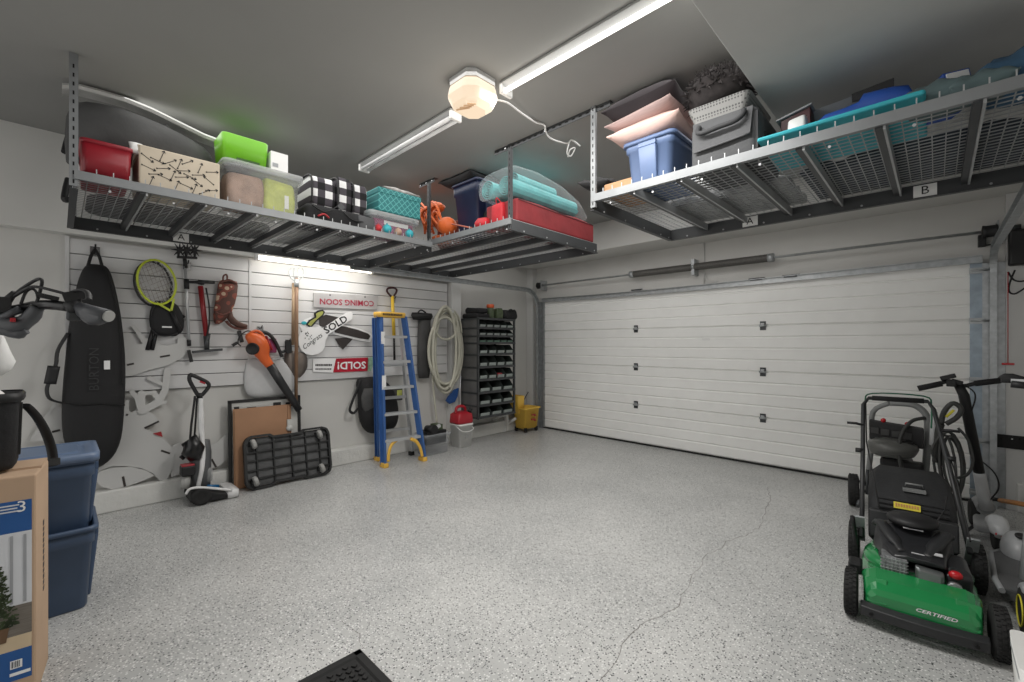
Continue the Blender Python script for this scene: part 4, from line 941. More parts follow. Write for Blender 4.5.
b = B(); itube(b, [(226,321),(231,326),(238,328.5),(247,328)], -.01, .014, 8, flat=.9); b.build('sole','boot_sole',t)
b = B(); itube(b, [(220,283,.03),(229,280,.045),(237,284,.03)], 0, .01, 6); itube(b, [(216,312,.03),(222,315,.045),(230,312,.03)], 0, .007, 6); itube(b, [(223,282),(223.5,276),(227,275),(227,282)], -.02, .008, 6); b.build('trim','boot_sole',t)
# ---- leaf blower with its bag
t = thing('leaf_blower', 'orange leaf blower with a long black nozzle pointing down', 'leaf blower', at(260,355,X=.05))
b = B(); secs = []
P = [at(x, y, X=.10) for x, y in ((245,337),(249,336),(256,340),(260,346),(262,353),(264,358),(268,363),(271,367))]
b.tube(P, [.02,.055,.085,.09,.075,.05,.045,.043], 14); b.build('housing','blower_orange',t,subsurf=1)
b = B(); c = at(252,349,X=.17); n = Vector((1,-.55,-.1)).normalized(); b.lathe([(.006,-.05),(.055,-.05),(.06,-.02),(.05,.0),(.045,-.012),(.01,-.012)], c, n, 18)
b.build('fan_intake','black',t)
b = B(); P = [at(x, y, X=.10) for x, y in ((270,365),(280,381),(290,396),(299,410))]; b.tube(P, [.043,.042,.038,.034], 12); b.build('nozzle','tube_black',t)
b = B(); itube(b, [(247,336,.11),(255,331,.12),(262,334,.12),(266,345,.12),(268,358,.11)], 0, .014, 8); b.build('handle','blower_orange',t)
b = B(); itube(b, [(241,346,.02),(238,343,.02),(240,336,.03),(247,331,.04),(253,332,.05)], 0, .006, 6); b.obox(at(235,344,X=.02), (.03,.05,.025), rotx(.6)); b.bar(at(239,331,X=-.05), at(242,342,X=-.02), .03, .03, (1,0,0)); b.build('power_cord','black',t)
b = B(); hang_loft(b, [(247,284,357,.5),(245,290,364,.8),(243.5,294,374,1),(243,297,384,1),(245,297,391,1),(250,292,396,.8),(258,282,398,.4)], -.1, .10, 18, .8, .06); tag(b.build('collection_bag','vac_bag',subsurf=1),'pale grey cloth collection bag hanging behind the orange leaf blower','bag')
t = thing('hedge_trimmer', 'black looped handle tool with red and clear bits right of the leaf blower', 'garden tool', at(274,345,X=.0))
b = B(); itube(b, [(258,335),(263,332),(270,335),(276,343),(280,352),(282,357)], .02, .018, 8); itube(b, [(279,353),(285,351)], .02, .016, 8, spline=2); b.build('handle','tube_black',t)
b = B(); p = at(270,346,X=-.02); soft_box(b, (-.06,p.y-.03,p.z-.07),(.0,p.y+.06,p.z+.07),seed=51); b.build('body','pink_purple',t)
b = B(); b.tube([at(266,336,X=0),at(269,343,X=.03),at(272,350,X=.03)],.012,6); b.build('trigger','red',t)
b = B(); p = at(275,358,X=-.02); pillow_mesh(b, p, .05,.12,.10, roty(PI/2), wrinkle=.3); b.build('plastic_wrap','clear_rim',t)
hook(260, 330, 'slatwall hook plate above the orange leaf blower'); hook(288, 343, 'slatwall hook plate left of the wooden fork handle', -.07)
# ---- fork and shovel
t = thing('garden_fork', 'long wooden-handled fork hanging with metal loops at its top', 'garden fork', at(296,340,X=.0))
b = B(); b.tube([at(296.5,278,X=.05), at(296.5,330,X=.05), at(296,407,X=.05)], [.02,.019,.017], 10); b.build('handle','wood',t)
b = B(); itube(b, [(296.5,282),(291,278),(289,272),(291,268)], .05, .006, 6); itube(b, [(296.5,282),(302,278),(304,272),(302,268)], .05, .006, 6); itube(b, [(296,282),(294,276),(294,268)], .05, .006, 6); itube(b, [(297,282),(299,276),(299,268)], .05, .006, 6); b.cyl(at(296.5,279,X=.05), at(296.5,287,X=.05), .024, seg=10); b.build('tines','galv',t)
t = thing('shovel', 'round-bladed shovel hanging behind the wooden fork handle', 'shovel', at(293,340,X=-.04))
b = B(); b.tube([at(293.5,283,X=-.03), at(293,345,X=-.03)], .017, 8); b.build('handle','wood_light',t)
b = B(); secs = []
for l, r, y, bow in ((289,296,351,0),(284.5,306,353.5,.01),(284,307.5,360,.02),(285,307.5,367,.02),(288,304.5,373,.015),(292,300,377.5,.005)):
    a, c = at(l,y,X=-.04), at(r,y,X=-.04); secs.append([a, a.lerp(c,.25)+Vector((bow,0,0)), a.lerp(c,.5)+Vector((bow*1.3,0,0)), a.lerp(c,.75)+Vector((bow,0,0)), c, a.lerp(c,.5)+Vector((bow-.012,0,0))])
b.loft(secs); b.build('blade','blade',t); b = B(); b.bar(at(288,341,X=-.03), at(289,353,X=-.03), .055, .03, (1,0,0)); b.build('socket','black',t)
# ---- signs
SXF = -.055
def sign(name, label, outline, X, th, m): 
    return None
t = thing('yard_sign', 'grey COMING SOON sign hung upside down on the slatwall', 'sign', at(345,303,X=SXF))
b = B(); wpoly(b, [(313.5,292.8),(378,296),(377,309.8),(313.5,307)], SXF, .012); b.build('board','sign_grey',t)
a, c = at(318,301,X=SXF), at(375,303.5,X=SXF); b = B(); b.text('COMING SOON', (a+c)/2, (a-c), (0,(c-a).z*.6,-(c-a).y), .068, align='CENTER', thick=.003, sx=1.0, bold=.02); b.build('lettering','sign_text_red',t)
b = B(); 
for q in ((330,295),(365,297)): p = at(*q, X=SXF); b.cyl(p, p+Vector((.006,0,0)), .008, seg=8)
b.build('screw','ink',t)
t = thing('yard_sign', 'red and white SOLD! sign hung upside down below the key sign', 'sign', at(340,366,X=SXF))
b = B(); wpoly(b, [(313,358.6),(336,358.8),(333,372.6),(313,371.8)], SXF, .012); b.build('white_panel','sign_white',t)
b = B(); wpoly(b, [(336,358.6),(368,357.6),(367.5,371),(333,372.4)], SXF, .012); b.build('red_panel','sign_red',t)
a, c = at(336.5,365.4,X=SXF), at(366,364.6,X=SXF); b = B(); b.text('SOLD!', (a+c)/2, (a-c), (0,(c-a).z,-(c-a).y), .088, align='CENTER', thick=.003, sx=1.08, bold=.025); b.build('lettering','sign_white',t)
b = B(); rnd = random.Random(8)
for row, y in enumerate((365, 369)):
    x = 315.5
    while x < 331-row*.8:
        w_ = rnd.uniform(.9,1.6); b.bar(at(x,y,X=SXF+.002), at(x+w_,y,X=SXF+.002), .002, .022 if row == 0 else .014, (0,0,1)); x += w_+.45
b.build('small_print','ink',t)
b = B(); wpoly(b, [(368.3,358),(373,357),(373.5,363),(371,371),(368,371.5)], SXF-.005, .008); tag(b.build('sign_card', mat('mint',(150,190,160),.6,var=.3,scale=20)), 'small pale green card peeking out right of the SOLD! sign', 'card')
# dark pointer signs behind the key sign
t = thing('pointer_sign', 'dark pointed sign with pale outline behind the key sign', 'sign', at(352,332,X=-.06))
b = B(); wpoly(b, [(331,323),(345,325),(358,328),(370,332.5),(373,336),(370,342),(360,340.5),(333,334)], -.05, .008); b.build('backing','sign_white',t)
b = B(); wpoly(b, [(333,325),(345,326.5),(357,329.5),(368,333.5),(370.5,336),(368.5,339.5),(360,338.5),(335,332.5)], -.044, .006); b.build('face','sign_dark',t)
b = B(); wpoly(b, [(335,338.5),(355,336.5),(351,341),(343,349.5),(339,345)], -.058, .008); tag(b.build('diamond_sign','sign_dark'), 'small dark triangular sign tip below the pointed sign', 'sign')
t = thing('paddle_sign', 'olive key-shaped sign with black edge left of the key sign top', 'sign', at(316,318,X=-.055))
b = B(); wpoly(b, [(306,325),(309,320),(315,317),(314,313),(318,310.5),(323,309.5),(325,312),(323,316),(317,321),(311,328)], -.058, .008); b.build('backing','ink',t)
b = B(); wpoly(b, [(308,324.5),(310.5,321),(316.5,317.5),(316,314),(319,312),(322.5,311),(323.5,312.5),(322,315),(316,320),(311,326)], -.052, .006); b.build('face','sign_olive',t)
b = B(); wpoly(b, [(319,318),(326,314.5),(339,317.5),(336,323),(328,328),(320,326)], -.062, .008); tag(b.build('house_sign','sign_dark'), 'dark brown sign between the olive key sign and the SOLD stem', 'sign')
b = B(); wpoly(b, [(300,326),(304,320),(311,317),(313,322),(308,328),(302,331)], -.066, .006); b.use('turq'); p = at(304,323,X=-.062); b.ell(p, (.004,.03,.02)); tag(b.build('sign_card','sign_white'), 'white card with a teal blot left of the olive key sign', 'card')
# the key sign
t = thing('key_sign', 'white key-shaped sign reading Congrats SOLD', 'sign', at(318,336,X=-.03))
circ = [(312+13.4*math.cos(a), 341+14.2*math.sin(a)) for a in [2*PI*k/28 for k in range(28)]]
b = B(); wpoly(b, [(299.5,334.5),(301,330),(306,327.5),(311,326.8),(316,327.5),(320,326),(322.5,328.5),(346.5,312.5),(351,311.5),(352.8,313.5),(352.2,319),(328.5,334.3),(325.5,340),(325,346),(322.5,351),(318,354),(312,355.2),(306,354),(301.5,350.5),(299,345),(298.6,339)], -.03, .010); b.build('board','sign_white',t)
a, c = at(325.5,331,X=-.03), at(346,318.5,X=-.03); d = (c-a).normalized(); b = B(); b.text('SOLD', (a+c)/2, d, (0,-d.z,d.y), .082, align='CENTER', thick=.002, sx=1.1, bold=.02); b.build('sold_lettering','ink',t)
a, c = at(303,348,X=-.03), at(321,335,X=-.03); d = (c-a).normalized(); b = B(); b.text('Congrats', (a+c)/2, d, (0,-d.z,d.y), .056, shear=.35, align='CENTER', thick=.002, sx=.9)
rnd = random.Random(2)
for k in range(14): p = at(rnd.uniform(301,312), rnd.uniform(331,339), X=-.029); b.cyl(p, p+Vector((.002,0,0)), .006, seg=6)
b.build('congrats_lettering','ink',t)
# ---- yellow snow shovel behind the ladder
t = thing('snow_shovel', 'yellow-shafted shovel with dark D grip behind the blue ladder', 'shovel', at(393,330,X=-.03))
b = B(); itube(b, [(392,297),(388,293),(387,290),(389,288),(393.5,287.8),(396.5,289.5),(396,293),(393,297)], -.02, .013, 8); b.build('grip', mat('grip_maroon',(60,20,24),.4), t)
b = B(); b.cyl(at(392.3,296,X=-.02), at(394,336,X=-.02), .021, seg=10); b.build('shaft','yellow',t); b = B(); b.cyl(at(394,336,X=-.02), at(394.5,360,X=-.02), .014, seg=8); b.build('lower_shaft','black',t)
hook(393, 300, 'slatwall hook behind the yellow-shafted shovel')
# ---- blue step ladder
t = thing('step_ladder', 'blue fibreglass step ladder with yellow top standing by the left wall', 'ladder', (.3, 2.8, 0))
fa, fb = Vector((.42, 2.565, .03)), Vector((.50, 3.03, .03)); ta, tb = Vector((.34, 2.565, 1.72)), Vector((.37, 2.845, 1.72))
ra, rb = Vector((.11, 2.66, .03)), Vector((.18, 3.08, .03)); ua, ub = Vector((.24, 2.55, 1.70)), Vector((.27, 2.85, 1.70))
def rail(p, q, m, inward, w=.075):
    b = B(); d = (q-p).normalized(); n = Vector((1,.25,0)).normalized(); s = d.cross(n).normalized()
    b.bar(p, q, .008, w, n); 
    for g in (-1, 1): b.bar(p+n*g*(w/2-.004)+s*inward*.012, q+n*g*(w/2-.004)+s*inward*.012, .028, .006, n)
    return b.build('rail', m, t)
rail(fa, ta, 'ladder_blue', -1); rail(fb, tb, 'ladder_blue', 1); rail(ra, ua, 'ladder_blue', -1, .05); rail(rb, ub, 'alu', 1, .04)
for k, py in enumerate((337, 362, 387.5, 413.5, 439)):
    z = (at(382,py,X=.4).z+at(408,py,X=.43).z)/2; f = (z-.03)/1.69
    a, c = fa.lerp(ta, f), fb.lerp(tb, f); b = B(); b.bar(a+Vector((.0,.006,0)), c+Vector((.0,-.006,0)), .085, .028)
    for g in (-.03,-.015,0,.015,.03): b.bar(a+Vector((g,.01,.015)), c+Vector((g,-.01,.015)), .005, .004)
    b.build('step', 'alu', t)
for z in (.35, .75, 1.15):
    f = (z-.03)/1.67; b = B(); b.bar(ra.lerp(ua,f), rb.lerp(ub,f), .02, .035); b.build('rear_brace','alu',t)
b = B(); b.loft([rrect(.31, 2.70, .09, .165, .03, 1.705), rrect(.31, 2.70, .095, .17, .03, 1.745), rrect(.31, 2.70, .09, .165, .03, 1.765)]); b.build('top_cap','ladder_yellow',t)
b = B(); rnd = random.Random(4); y = 2.56
while y < 2.80: w_ = rnd.uniform(.008,.016); b.box((.405,y,1.722),(.4085,y+w_,1.748)); y += w_+.006
b.build('cap_print','sign_dark',t)
for p, m in ((fa,'ladder_yellow'),(fb,'ladder_yellow'),(ra,'ladder_yellow'),(rb,'black')):
    b = B(); b.obox(p+Vector((0,0,-.005)), (.11 if m != 'black' else .06,.06,.05)); b.build('foot', m, t, bevel=.008)
for s, p, q in ((1, fa, ta), (-1, fb, tb)):
    b = B(); P = [p.lerp(q,.02)+Vector((.04,s*.03,0)), p.lerp(q,.08)+Vector((.04,s*.04,0)), p.lerp(q,.13)+Vector((.04,s*.08,0)), p.lerp(q,.155)+Vector((.04,s*.15,0))]
    b.tube(P, .02, 8, spline=4, flat=.7); b.build('knee_brace','ladder_yellow',t)
b = B(); p = fa.lerp(ta,.55)+Vector((.042,.0,0)); b.obox(p, (.003,.05,.16)); p = fa.lerp(ta,.85)+Vector((.042,0,0)); b.obox(p, (.003,.045,.14)); b.build('rail_sticker','sign_white',t)
# ---- backpack and other things behind the ladder
t = thing('backpack', 'black backpack hanging half behind the blue ladder', 'backpack', at(372,405,X=0))
b = B(); hang_loft(b, [(358,376,377,.5),(356,384,381,.8),(357,392,388,1),(358,396,398,1.05),(358,398,410,1.1),(360,398,420,1.1),(364,396,428,.9),(370,390,433,.5)], -.11, .20, 16, .75, .08); b.build('body','black_soft',t,subsurf=1)
b = B(); itube(b, [(361,380),(357,390),(351,405),(350,411),(354,413),(358,408)], .05, .016, 8, flat=.4); b.build('strap','black',t)
b = B(); hang_loft(b, [(364,376,388,.6),(361,378,396,1),(362,380,406,1),(366,378,414,.6)], .04, .06, 12, .8); b.build('pocket','cloth_grey',t)
b = B(); p = at(397,395,X=.0); b.box((-.1,p.y-.07,p.z-.07),(.0,p.y+.08,p.z+.08)); b.use('yellow_green').box((.0,p.y-.0,p.z-.02),(.004,p.y+.07,p.z+.06)); tag(b.build('tool_box_pack','cloth_grey',bevel=.01), 'grey pouch with yellow green tag seen between the ladder steps', 'pouch')
# ---- dark rolled bag
t = thing('folded_chair_bag', 'long dark grey rolled bag hanging between ladder and hose', 'bag', at(422,345,X=0))
b = B(); hang_loft(b, [(420,428,315,.7),(419,430,320,.9),(418.5,430,335,1),(418,429.5,355,1),(418,429.5,370,.95),(419,428.5,378,.7)], -.06, .11, 12, .8); b.build('body','cloth_grey',t)
b = B(); hang_loft(b, [(412,432,313,.6),(411,433,316,1),(413,431,320,.8)], -.05, .12, 10, .9); itube(b, [(417,314),(421,310),(426,313)], -.01, .01, 6); b.build('drawstring_end','black',t)
# ---- hose
t = thing('garden_hose', 'beige hose coiled on the wall right of the slatwall', 'hose', at(447,350,X=.05))
rnd = random.Random(12); b = B(); pts = []
for k in range(6*16+1):
    a = 2*PI*k/16+1.2; lp = k/16; rx, ry = 13.6+2.6*math.sin(lp*1.9), 38+4.5*math.sin(lp*2.3+1)
    pts.append(at(445.5+rx*math.cos(a)+.8*math.sin(lp), 350+ry*math.sin(a)+1.5*math.sin(lp*3), X=.06+.018*lp))
b.tube(pts, .020, 8, spline=3)
pts = [at(446+11.5*math.cos(2*PI*k/14+2.8), 324.5+15*math.sin(2*PI*k/14+2.8), X=.13+.002*k) for k in range(15)]
b.tube(pts, .017, 8, spline=3, closed=False)
b.tube([at(448,309,X=.1), at(455,312,X=.11), at(460,322,X=.1), at(461.5,333,X=.09)], .016, 8, spline=4)
b.tube([at(432,360,X=.06), at(433,385,X=.06), at(435,405,X=.07), at(437,424,X=.09)], .014, 8, spline=4)
b.build('coil','hose_beige',t)
b = B(); p = at(446,312,X=.02); b.use('alu').cyl(p+Vector((-.02,0,0)), p+Vector((.14,0,-.0)), .028, seg=12); b.build('hose_hanger','alu',t)
# ---- plywood deer cutouts
def cutout(label, outline, X, slots=(), strips=(), th=.012):
    t = thing('plywood_cutout', label, 'wooden cutout', at(outline[0][0], outline[0][1], X=X), 'white plywood cutouts')
    b = B(); wpoly(b, outline, X, th); b.build('panel','ply_white',t)
    for p, q, w_ in strips: b = B(); X_ = X+.0012*(1+len(t.children)); P_, Q_ = at(*p, X=X_-.006), at(*q, X=X_-.006); b.bar(P_, Q_, w_, .012, (1,0,0)); [b.cyl(e_-Vector((.0066,0,0)), e_+Vector((.0066,0,0)), w_/2, seg=14) for e_ in (P_,Q_)]; b.build('antler_branch','ply_white',t)
    for p, q in slots: b = B(); b.bar(at(*p, X=X+.001), at(*q, X=X+.001), .016, .004, (1,0,0)); b.build('slot','sign_dark',t)
    return t
c1 = crop([(-60,400),(-60,180),(-40,100),(120,85),(150,90),(168,165),(222,162),(160,60),(140,45),(165,30),(240,122),(290,135),(335,166),(380,176),(460,158),(462,122),(500,113),(535,130),(546,165),(540,205),(500,252),(400,308),(250,345),(160,378)],110,320,6.82)
cutout('white plywood animal body hanging under the racket handles', c1, -.035, [((160,357),(170,355.3)),((127,365),(134,363.5))])
def strip(p, q, s): return (crop([p],110,320,6.82)[0], crop([q],110,320,6.82)[0], s)
c2 = crop([(100,700),(205,705),(225,690),(228,480),(150,500),(185,560),(190,600),(140,640),(100,640)],110,320,6.82)
br = [strip((392,345),(375,480),.05), strip((375,480),(330,560),.05), strip((265,395),(330,428),.03), strip((330,428),(372,440),.03), strip((372,562),(320,568),.03), strip((325,566),(255,610),.035), strip((330,540),(300,495),.04), strip((300,495),(230,500),.03), strip((330,560),(215,620),.06), strip((215,500),(215,620),.05), strip((150,490),(190,540),.035), strip((190,540),(205,600),.04)]
c3 = crop([(225,95),(232,60),(245,0),(270,0),(262,60),(280,85),(310,70),(335,30),(352,40),(385,65),(440,105),(472,142),(372,195),(430,222),(500,262),(560,318),(580,400),(560,470),(520,553),(472,548),(430,500),(350,465),(250,450),(150,452),(60,480),(60,300),(150,200)],90,400,6.82)
cutout('large white plywood deer with branching antlers behind the black board bag', c3, -.045, [((144.5,428.2),(159,421.3)),((161,450.5),(170,453.5)),((126,414.5),(128,415))], br)
c4 = crop([(30,530),(70,485),(150,462),(280,456),(380,480),(440,515),(350,556),(250,590),(150,610),(80,592),(45,560)],90,400,6.82)
cutout('white plywood leaf shape resting on the curb below the deer', c4, -.035, [((123,476.5),(125,486.5))])
c5 = crop([(345,368),(380,352),(470,372),(540,352),(592,303),(600,380),(588,420),(552,450),(490,472),(400,480),(345,500)],90,360,4.26)
cutout('white plywood shape leaning behind the red and white floor washer', c5, -.05, [((211.5,459),(216,467))])
c6 = crop([(200,415),(285,290),(372,155),(420,200),(445,290),(465,395),(420,420)],0,380,6.82)
cutout('white plywood offcut standing behind the blue storage totes', c6, -.05, [((52,432),(60,430))], [((32,440),(56,402),.02)])
b = B(); P = [at(x, y, X=-.045) for x, y in ((153,433.5),(161,431.5),(162.5,437))]; b.poly(P, (.012,0,0)); tag(b.build('red_offcut','red'), 'small dark red triangle stuck on the plywood deer', 'offcut')  # a red offcut against the deer panel, not a tag
# ================================================================ things on the floor along the left wall
mat('vac_white', (216,216,216), .35); mat('vac_grey', (84,86,88), .4); mat('tank_blue', (20,96,150), .25); mat('dolly_black', (34,35,36), .55, var=.15); mat('caster_grey', (158,158,155), .5)
mat('board_brown', (172,126,92), .8, var=.06); mat('poster_white', (196,196,192), .6, var=.05); mat('bin_dark', (58,66,63), .5); mat('bin_lip', (150,160,156), .5, var=.1); mat('bin_green', (96,128,112), .5); mat('shelf_metal', (74,76,78), .45, metal=.5)
mat('mop_yellow', (238,188,60), .45, var=.06); mat('can_red', (178,22,38), .4); mat('jar_green', (72,86,58), .5, var=.3, scale=20); mat('jar_orange', (214,84,36), .5)
# ---- floor washer
t = thing('floor_washer', 'upright white and black floor washer with red battery standing by the wall', 'floor washer', (.2, .95, 0))
X = .20
b = B()
P = lambda x, y, dx=0: at(x, y, X=X+dx)
secs = []
for x, y0, y1, w_ in ((188,488,500,.10),(197,486,502,.13),(212,488,500,.14),(224,489,497,.14),(234,490,495,.14)):
    a, c = P(x,y0), P(x,y1); zb = max(c.z, .012); zt = max(a.z, zb+.03)
    secs.append([Vector((X-w_,a.y,zb)),Vector((X+w_,a.y,zb)),Vector((X+w_,a.y,zt-.01)),Vector((X+w_-.03,a.y,zt)),Vector((X-w_+.03,a.y,zt)),Vector((X-w_,a.y,zt-.01))])
b.loft(secs, smooth=False); b.build('base','black',t,bevel=.008)
b = B(); b.tube([P(186,494,.13), P(190,489,.14), P(200,487.5,.145), P(215,488.5,.15), P(232,490,.15)], .014, 8, spline=4, flat=.8)
p = P(229,491); b.loft([rrect(X,p.y,.15,.05,.03,.008), rrect(X,p.y,.15,.05,.03,.07), rrect(X,p.y-.02,.13,.03,.02,.085)]); b.build('nozzle','vac_white',t)
for s in (-1,1):
    c = P(197.5,496.5); c.z = .075; b = B(); b.lathe([(.05,-.02),(.072,-.018),(.075,0),(.072,.018),(.05,.02),(.03,.012)], c+Vector((s*.14,0,0)), (1,0,0), 18); b.build('wheel','rubber',t)
# body column leaning slightly
b = B(); a0, a1 = P(201,489), P(204,441); a0.z = .09
b.tube([a0, P(200,470), P(201,452), P(202,440)], [.07,.085,.08,.06], 12); b.build('body','vac_grey',t)
b = B(); b.tube([P(198,488,.06), P(201.5,470,.085), P(203,452,.07), P(202,440,.04), P(201,420,.02), P(200.5,396,.0)], [.018,.02,.02,.022,.024,.02], 8, spline=4); b.build('spine','vac_white',t)
b = B(); b.tube([P(186,446,.03), P(190,441,.05), P(193,450,.06), P(196,459,.06)], [.04,.07,.09,.05], 10); b.build('dirty_tank','black_gloss',t)
b = B(); b.tube([P(206,480,.02), P(207,470,.03), P(206,464,.02)], [.05,.045,.02], 10); b.build('clean_tank','clear_rim',t)
b = B(); b.tube([P(206,487,.06), P(212,487,.05), P(218,487,.04)], .022, 8); b.build('blue_nozzle','tank_blue',t)
b = B(); c = P(187.5,470,.06); b.obox(c, (.10,.10,.085)); b.build('battery','black',t,bevel=.012); b = B(); b.obox(c+Vector((0,0,.046)), (.09,.09,.012)); b.build('battery_top','can_red',t,bevel=.004)
b = B(); b.tube([P(186,476,.05), P(185,488,.05)], .035, 10); b.build('pump_housing','caster_grey',t)
b = B(); b.tube([P(180.5,456,.04), P(184,459,.04)], .014, 8); b.build('hook','black',t)
b = B(); b.tube([P(199,397), P(193,387), P(189.5,380), P(190,375), P(193,375.5), P(201,379), P(208,383), P(208.5,387), P(204,393), P(200,397)], .016, 8, spline=3); b.cyl(P(200,398),P(200.5,393),.024,.02,8); b.build('handle','black',t)
b = B(); b.bar(P(200,381.5,.01), P(205,383.5,.01), .02, .016); b.build('trigger','can_red',t)
b = B(); itube(b, [(195,396),(193,412),(191,428),(190,442)], X+.02, .009, 6); itube(b, [(197,398),(196,415),(195,430),(194,440)], X+.01, .008, 6); b.build('hose','black',t)
# ---- boards leaning on the wall
def lean(p0, p1, h, x_top, n_=None):
    """frame of a panel standing on p0-p1 and leaning to x_top at height h"""
    U = (p1-p0); W = U.length; U.normalize(); V = Vector((x_top-p0.x, 0, h)); V.normalize(); return U, V, W, U.cross(V)
def quad(b, O, U, V, N, u0, u1, v0, v1, d0, d1):
    c = lambda u, v, d: O+U*u+V*v+N*d
    return b.hexa([c(u0,v0,d0),c(u1,v0,d0),c(u1,v1,d0),c(u0,v1,d0),c(u0,v0,d1),c(u1,v0,d1),c(u1,v1,d1),c(u0,v1,d1)])
O = Vector((.045, 1.135, .005)); U, V, W, N = lean(O, Vector((.045, 1.80, .005)), .84, .01); H = .845
t = thing('framed_board', 'black-framed white board leaning on the wall behind the brown cardboard sheet', 'board', O)
b = B(); quad(b,O,U,V,N,.02,W-.02,.02,H-.02,-.012,0); b.build('panel','poster_white',t)
b = B()
for q in ((0,.028,0,H),(W-.028,W,0,H),(0,W,0,.028),(0,W,H-.028,H)): quad(b,O,U,V,N,q[0],q[1],q[2],q[3],-.015,.012)
b.build('frame','black',t)
b = B()
for q in ((.05,.60,.735,.75),(.05,.09,.70,.78),(.16,.24,.725,.765),(.40,.47,.715,.79),(.52,.56,.70,.78)): quad(b,O,U,V,N,q[0],q[1],q[2],q[3],0,.014)
b.build('bracket_bar','black',t)
O2 = Vector((.097, 1.165, .004)); U, V, W2, N = lean(O2, Vector((.097, 1.69, .004)), .77, .055); H2 = .765
t = thing('cardboard_sheet', 'flat brown cardboard sheet leaning between black-framed board and black dolly', 'cardboard', O2)
b = B(); quad(b,O2,U,V,N,0,W2,0,H2,-.006,.006); b.build('sheet','board_brown',t)
b = B(); quad(b,O2,U,V,N,W2-.035,W2-.03,.3,H2,.006,.009); quad(b,O2,U,V,N,W2-.012,W2-.007,.3,H2,.006,.009); quad(b,O2,U,V,N,.004,.012,.02,H2-.02,.006,.008); b.build('fold_line',mat('fold',(130,92,62),.8),t)
b = B(); c = O2+U*(W2-.02)+V*.52+N*.02; b.lathe([(.0,-.01),(.035,-.008),(.03,.01),(.0,.012)], c, N, 10); b.obox(c+V*.05, (.02,.05,.08)); tag(b.build('paper_tag','poster_white'), 'crumpled white tag on the upper right of the cardboard sheet', 'tag')
# ---- platform dolly
O3 = Vector((.225, 1.235, .012)); U, V, W3, N = lean(O3, Vector((.225, 2.02, .012)), .48, .135); H3 = .49; W3 = .80
t = thing('platform_dolly', 'black ribbed platform dolly standing on its edge against the cardboard sheet', 'dolly', O3)
b = B(); quad(b,O3,U,V,N,.015,W3-.015,.015,H3-.015,-.012,0); b.build('deck',mat('dolly_deck',(84,85,86),.6,var=.45,scale=7),t)
b = B()
def rim_seg(p, q, w_=.022, h_=.05):
    a, c = O3+U*p[0]+V*p[1]+N*.012, O3+U*q[0]+V*q[1]+N*.012; b.bar(a, c, w_, h_, N)
R_ = [(.06,0),(.22,0),(.25,.025),(.52,.025),(.55,0),(W3-.07,0),(W3-.02,.02),(W3,.07),(W3,H3-.07),(W3-.02,H3-.02),(W3-.07,H3),(.55,H3),(.52,H3-.025),(.25,H3-.025),(.22,H3),(.06,H3),(.02,H3-.02),(0,H3-.06),(0,.06),(.02,.02)]
for p, q in zip(R_, R_[1:]+R_[:1]): rim_seg(p, q)
b.build('rim','dolly_black',t)
b = B()
for u in (.10,.25,.42,.56,.70): rim_seg((u,.02),(u,H3-.02),.012,.036)
for v in (.09,.17,.26,.34,.42): rim_seg((.01,v),(W3-.01,v),.012,.036)
b.build('ribs','dolly_black',t)
for u, v in ((.065,.07),(.065,.42),(.69,.42),(.69,.07)):
    c = O3+U*u+V*v+N*.065; b = B(); ax = U if u < .4 else U
    b.lathe([(.022,-.018),(.045,-.016),(.048,0),(.045,.016),(.022,.018)], c, (U+V*.25), 16); b.build('caster_wheel','caster_grey',t)
    b = B(); b.obox(c-N*.035, (.05,.06,.05)); b.build('caster_fork','dolly_black',t,bevel=.005)
# ---- clear bin of machine parts, pail, fuel can, dustpan
tote('clear_bin', 'clear open bin of dark machine parts on the floor right of the ladder', 'bin', .12, .42, 3.13, 3.55, .004, .265, 'clear', taper=.03, ribs=False, open_top=True)
b = B(); b.use('black'); c = Vector((.27,3.33,.235))
b.obox(c+Vector((0,0,-.02)), (.2,.3,.16)); b.cyl(c+Vector((-.02,-.06,.07)), c+Vector((.14,-.06,.09)), .055, seg=14); b.use('jar_green').obox(c+Vector((.0,.07,.09)), (.13,.1,.08)); b.use('alu').cyl(c+Vector((.02,.0,.06)), c+Vector((.13,.02,.13)), .025, seg=10)
tag(b.build('machine_part'), 'dark green and black machine part heaped in the clear bin', 'machine part')
p = Vector((.26, 3.84, 0)); t = thing('pail', 'square white plastic pail under the red fuel can', 'pail', p)
b = B(); b.loft([rrect(.235,3.84,.10,.105,.03,.003), rrect(.235,3.84,.115,.12,.035,.29), rrect(.235,3.84,.122,.127,.035,.29), rrect(.235,3.84,.122,.127,.035,.315)]); b.build('body','white_plastic',t)
b = B(); b.tube([(.26,3.715,.30),(.362,3.73,.24),(.368,3.84,.21),(.362,3.95,.24),(.26,3.965,.30)], .006, 6, spline=4); b.build('handle','white_plastic',t)
b = B(); b.box((.344,3.82,.12),(.348,3.87,.16)); b.build('label_mark','caster_grey',t)
t = thing('fuel_can', 'red plastic fuel can on top of the white pail', 'fuel can', (.235,3.84,.317))
b = B(); b.loft([rrect(.235,3.84,.105,.13,.03,.318), rrect(.235,3.84,.11,.135,.035,.34), rrect(.235,3.84,.105,.125,.035,.44), rrect(.235,3.83,.06,.07,.03,.475)]); b.build('body','can_red',t)
b = B(); b.tube([(.235,3.74,.45),(.235,3.76,.53),(.235,3.84,.545),(.235,3.90,.52),(.235,3.91,.46)], .02, 8, spline=4); b.build('handle','can_red',t)
b = B(); b.cyl((.29,3.93,.45),(.31,3.95,.51),.025,seg=10); b.build('cap','black',t)
t = thing('dustpan', 'blue upright dustpan leaning on the wall behind the red fuel can', 'dustpan', at(452,395,X=.03))
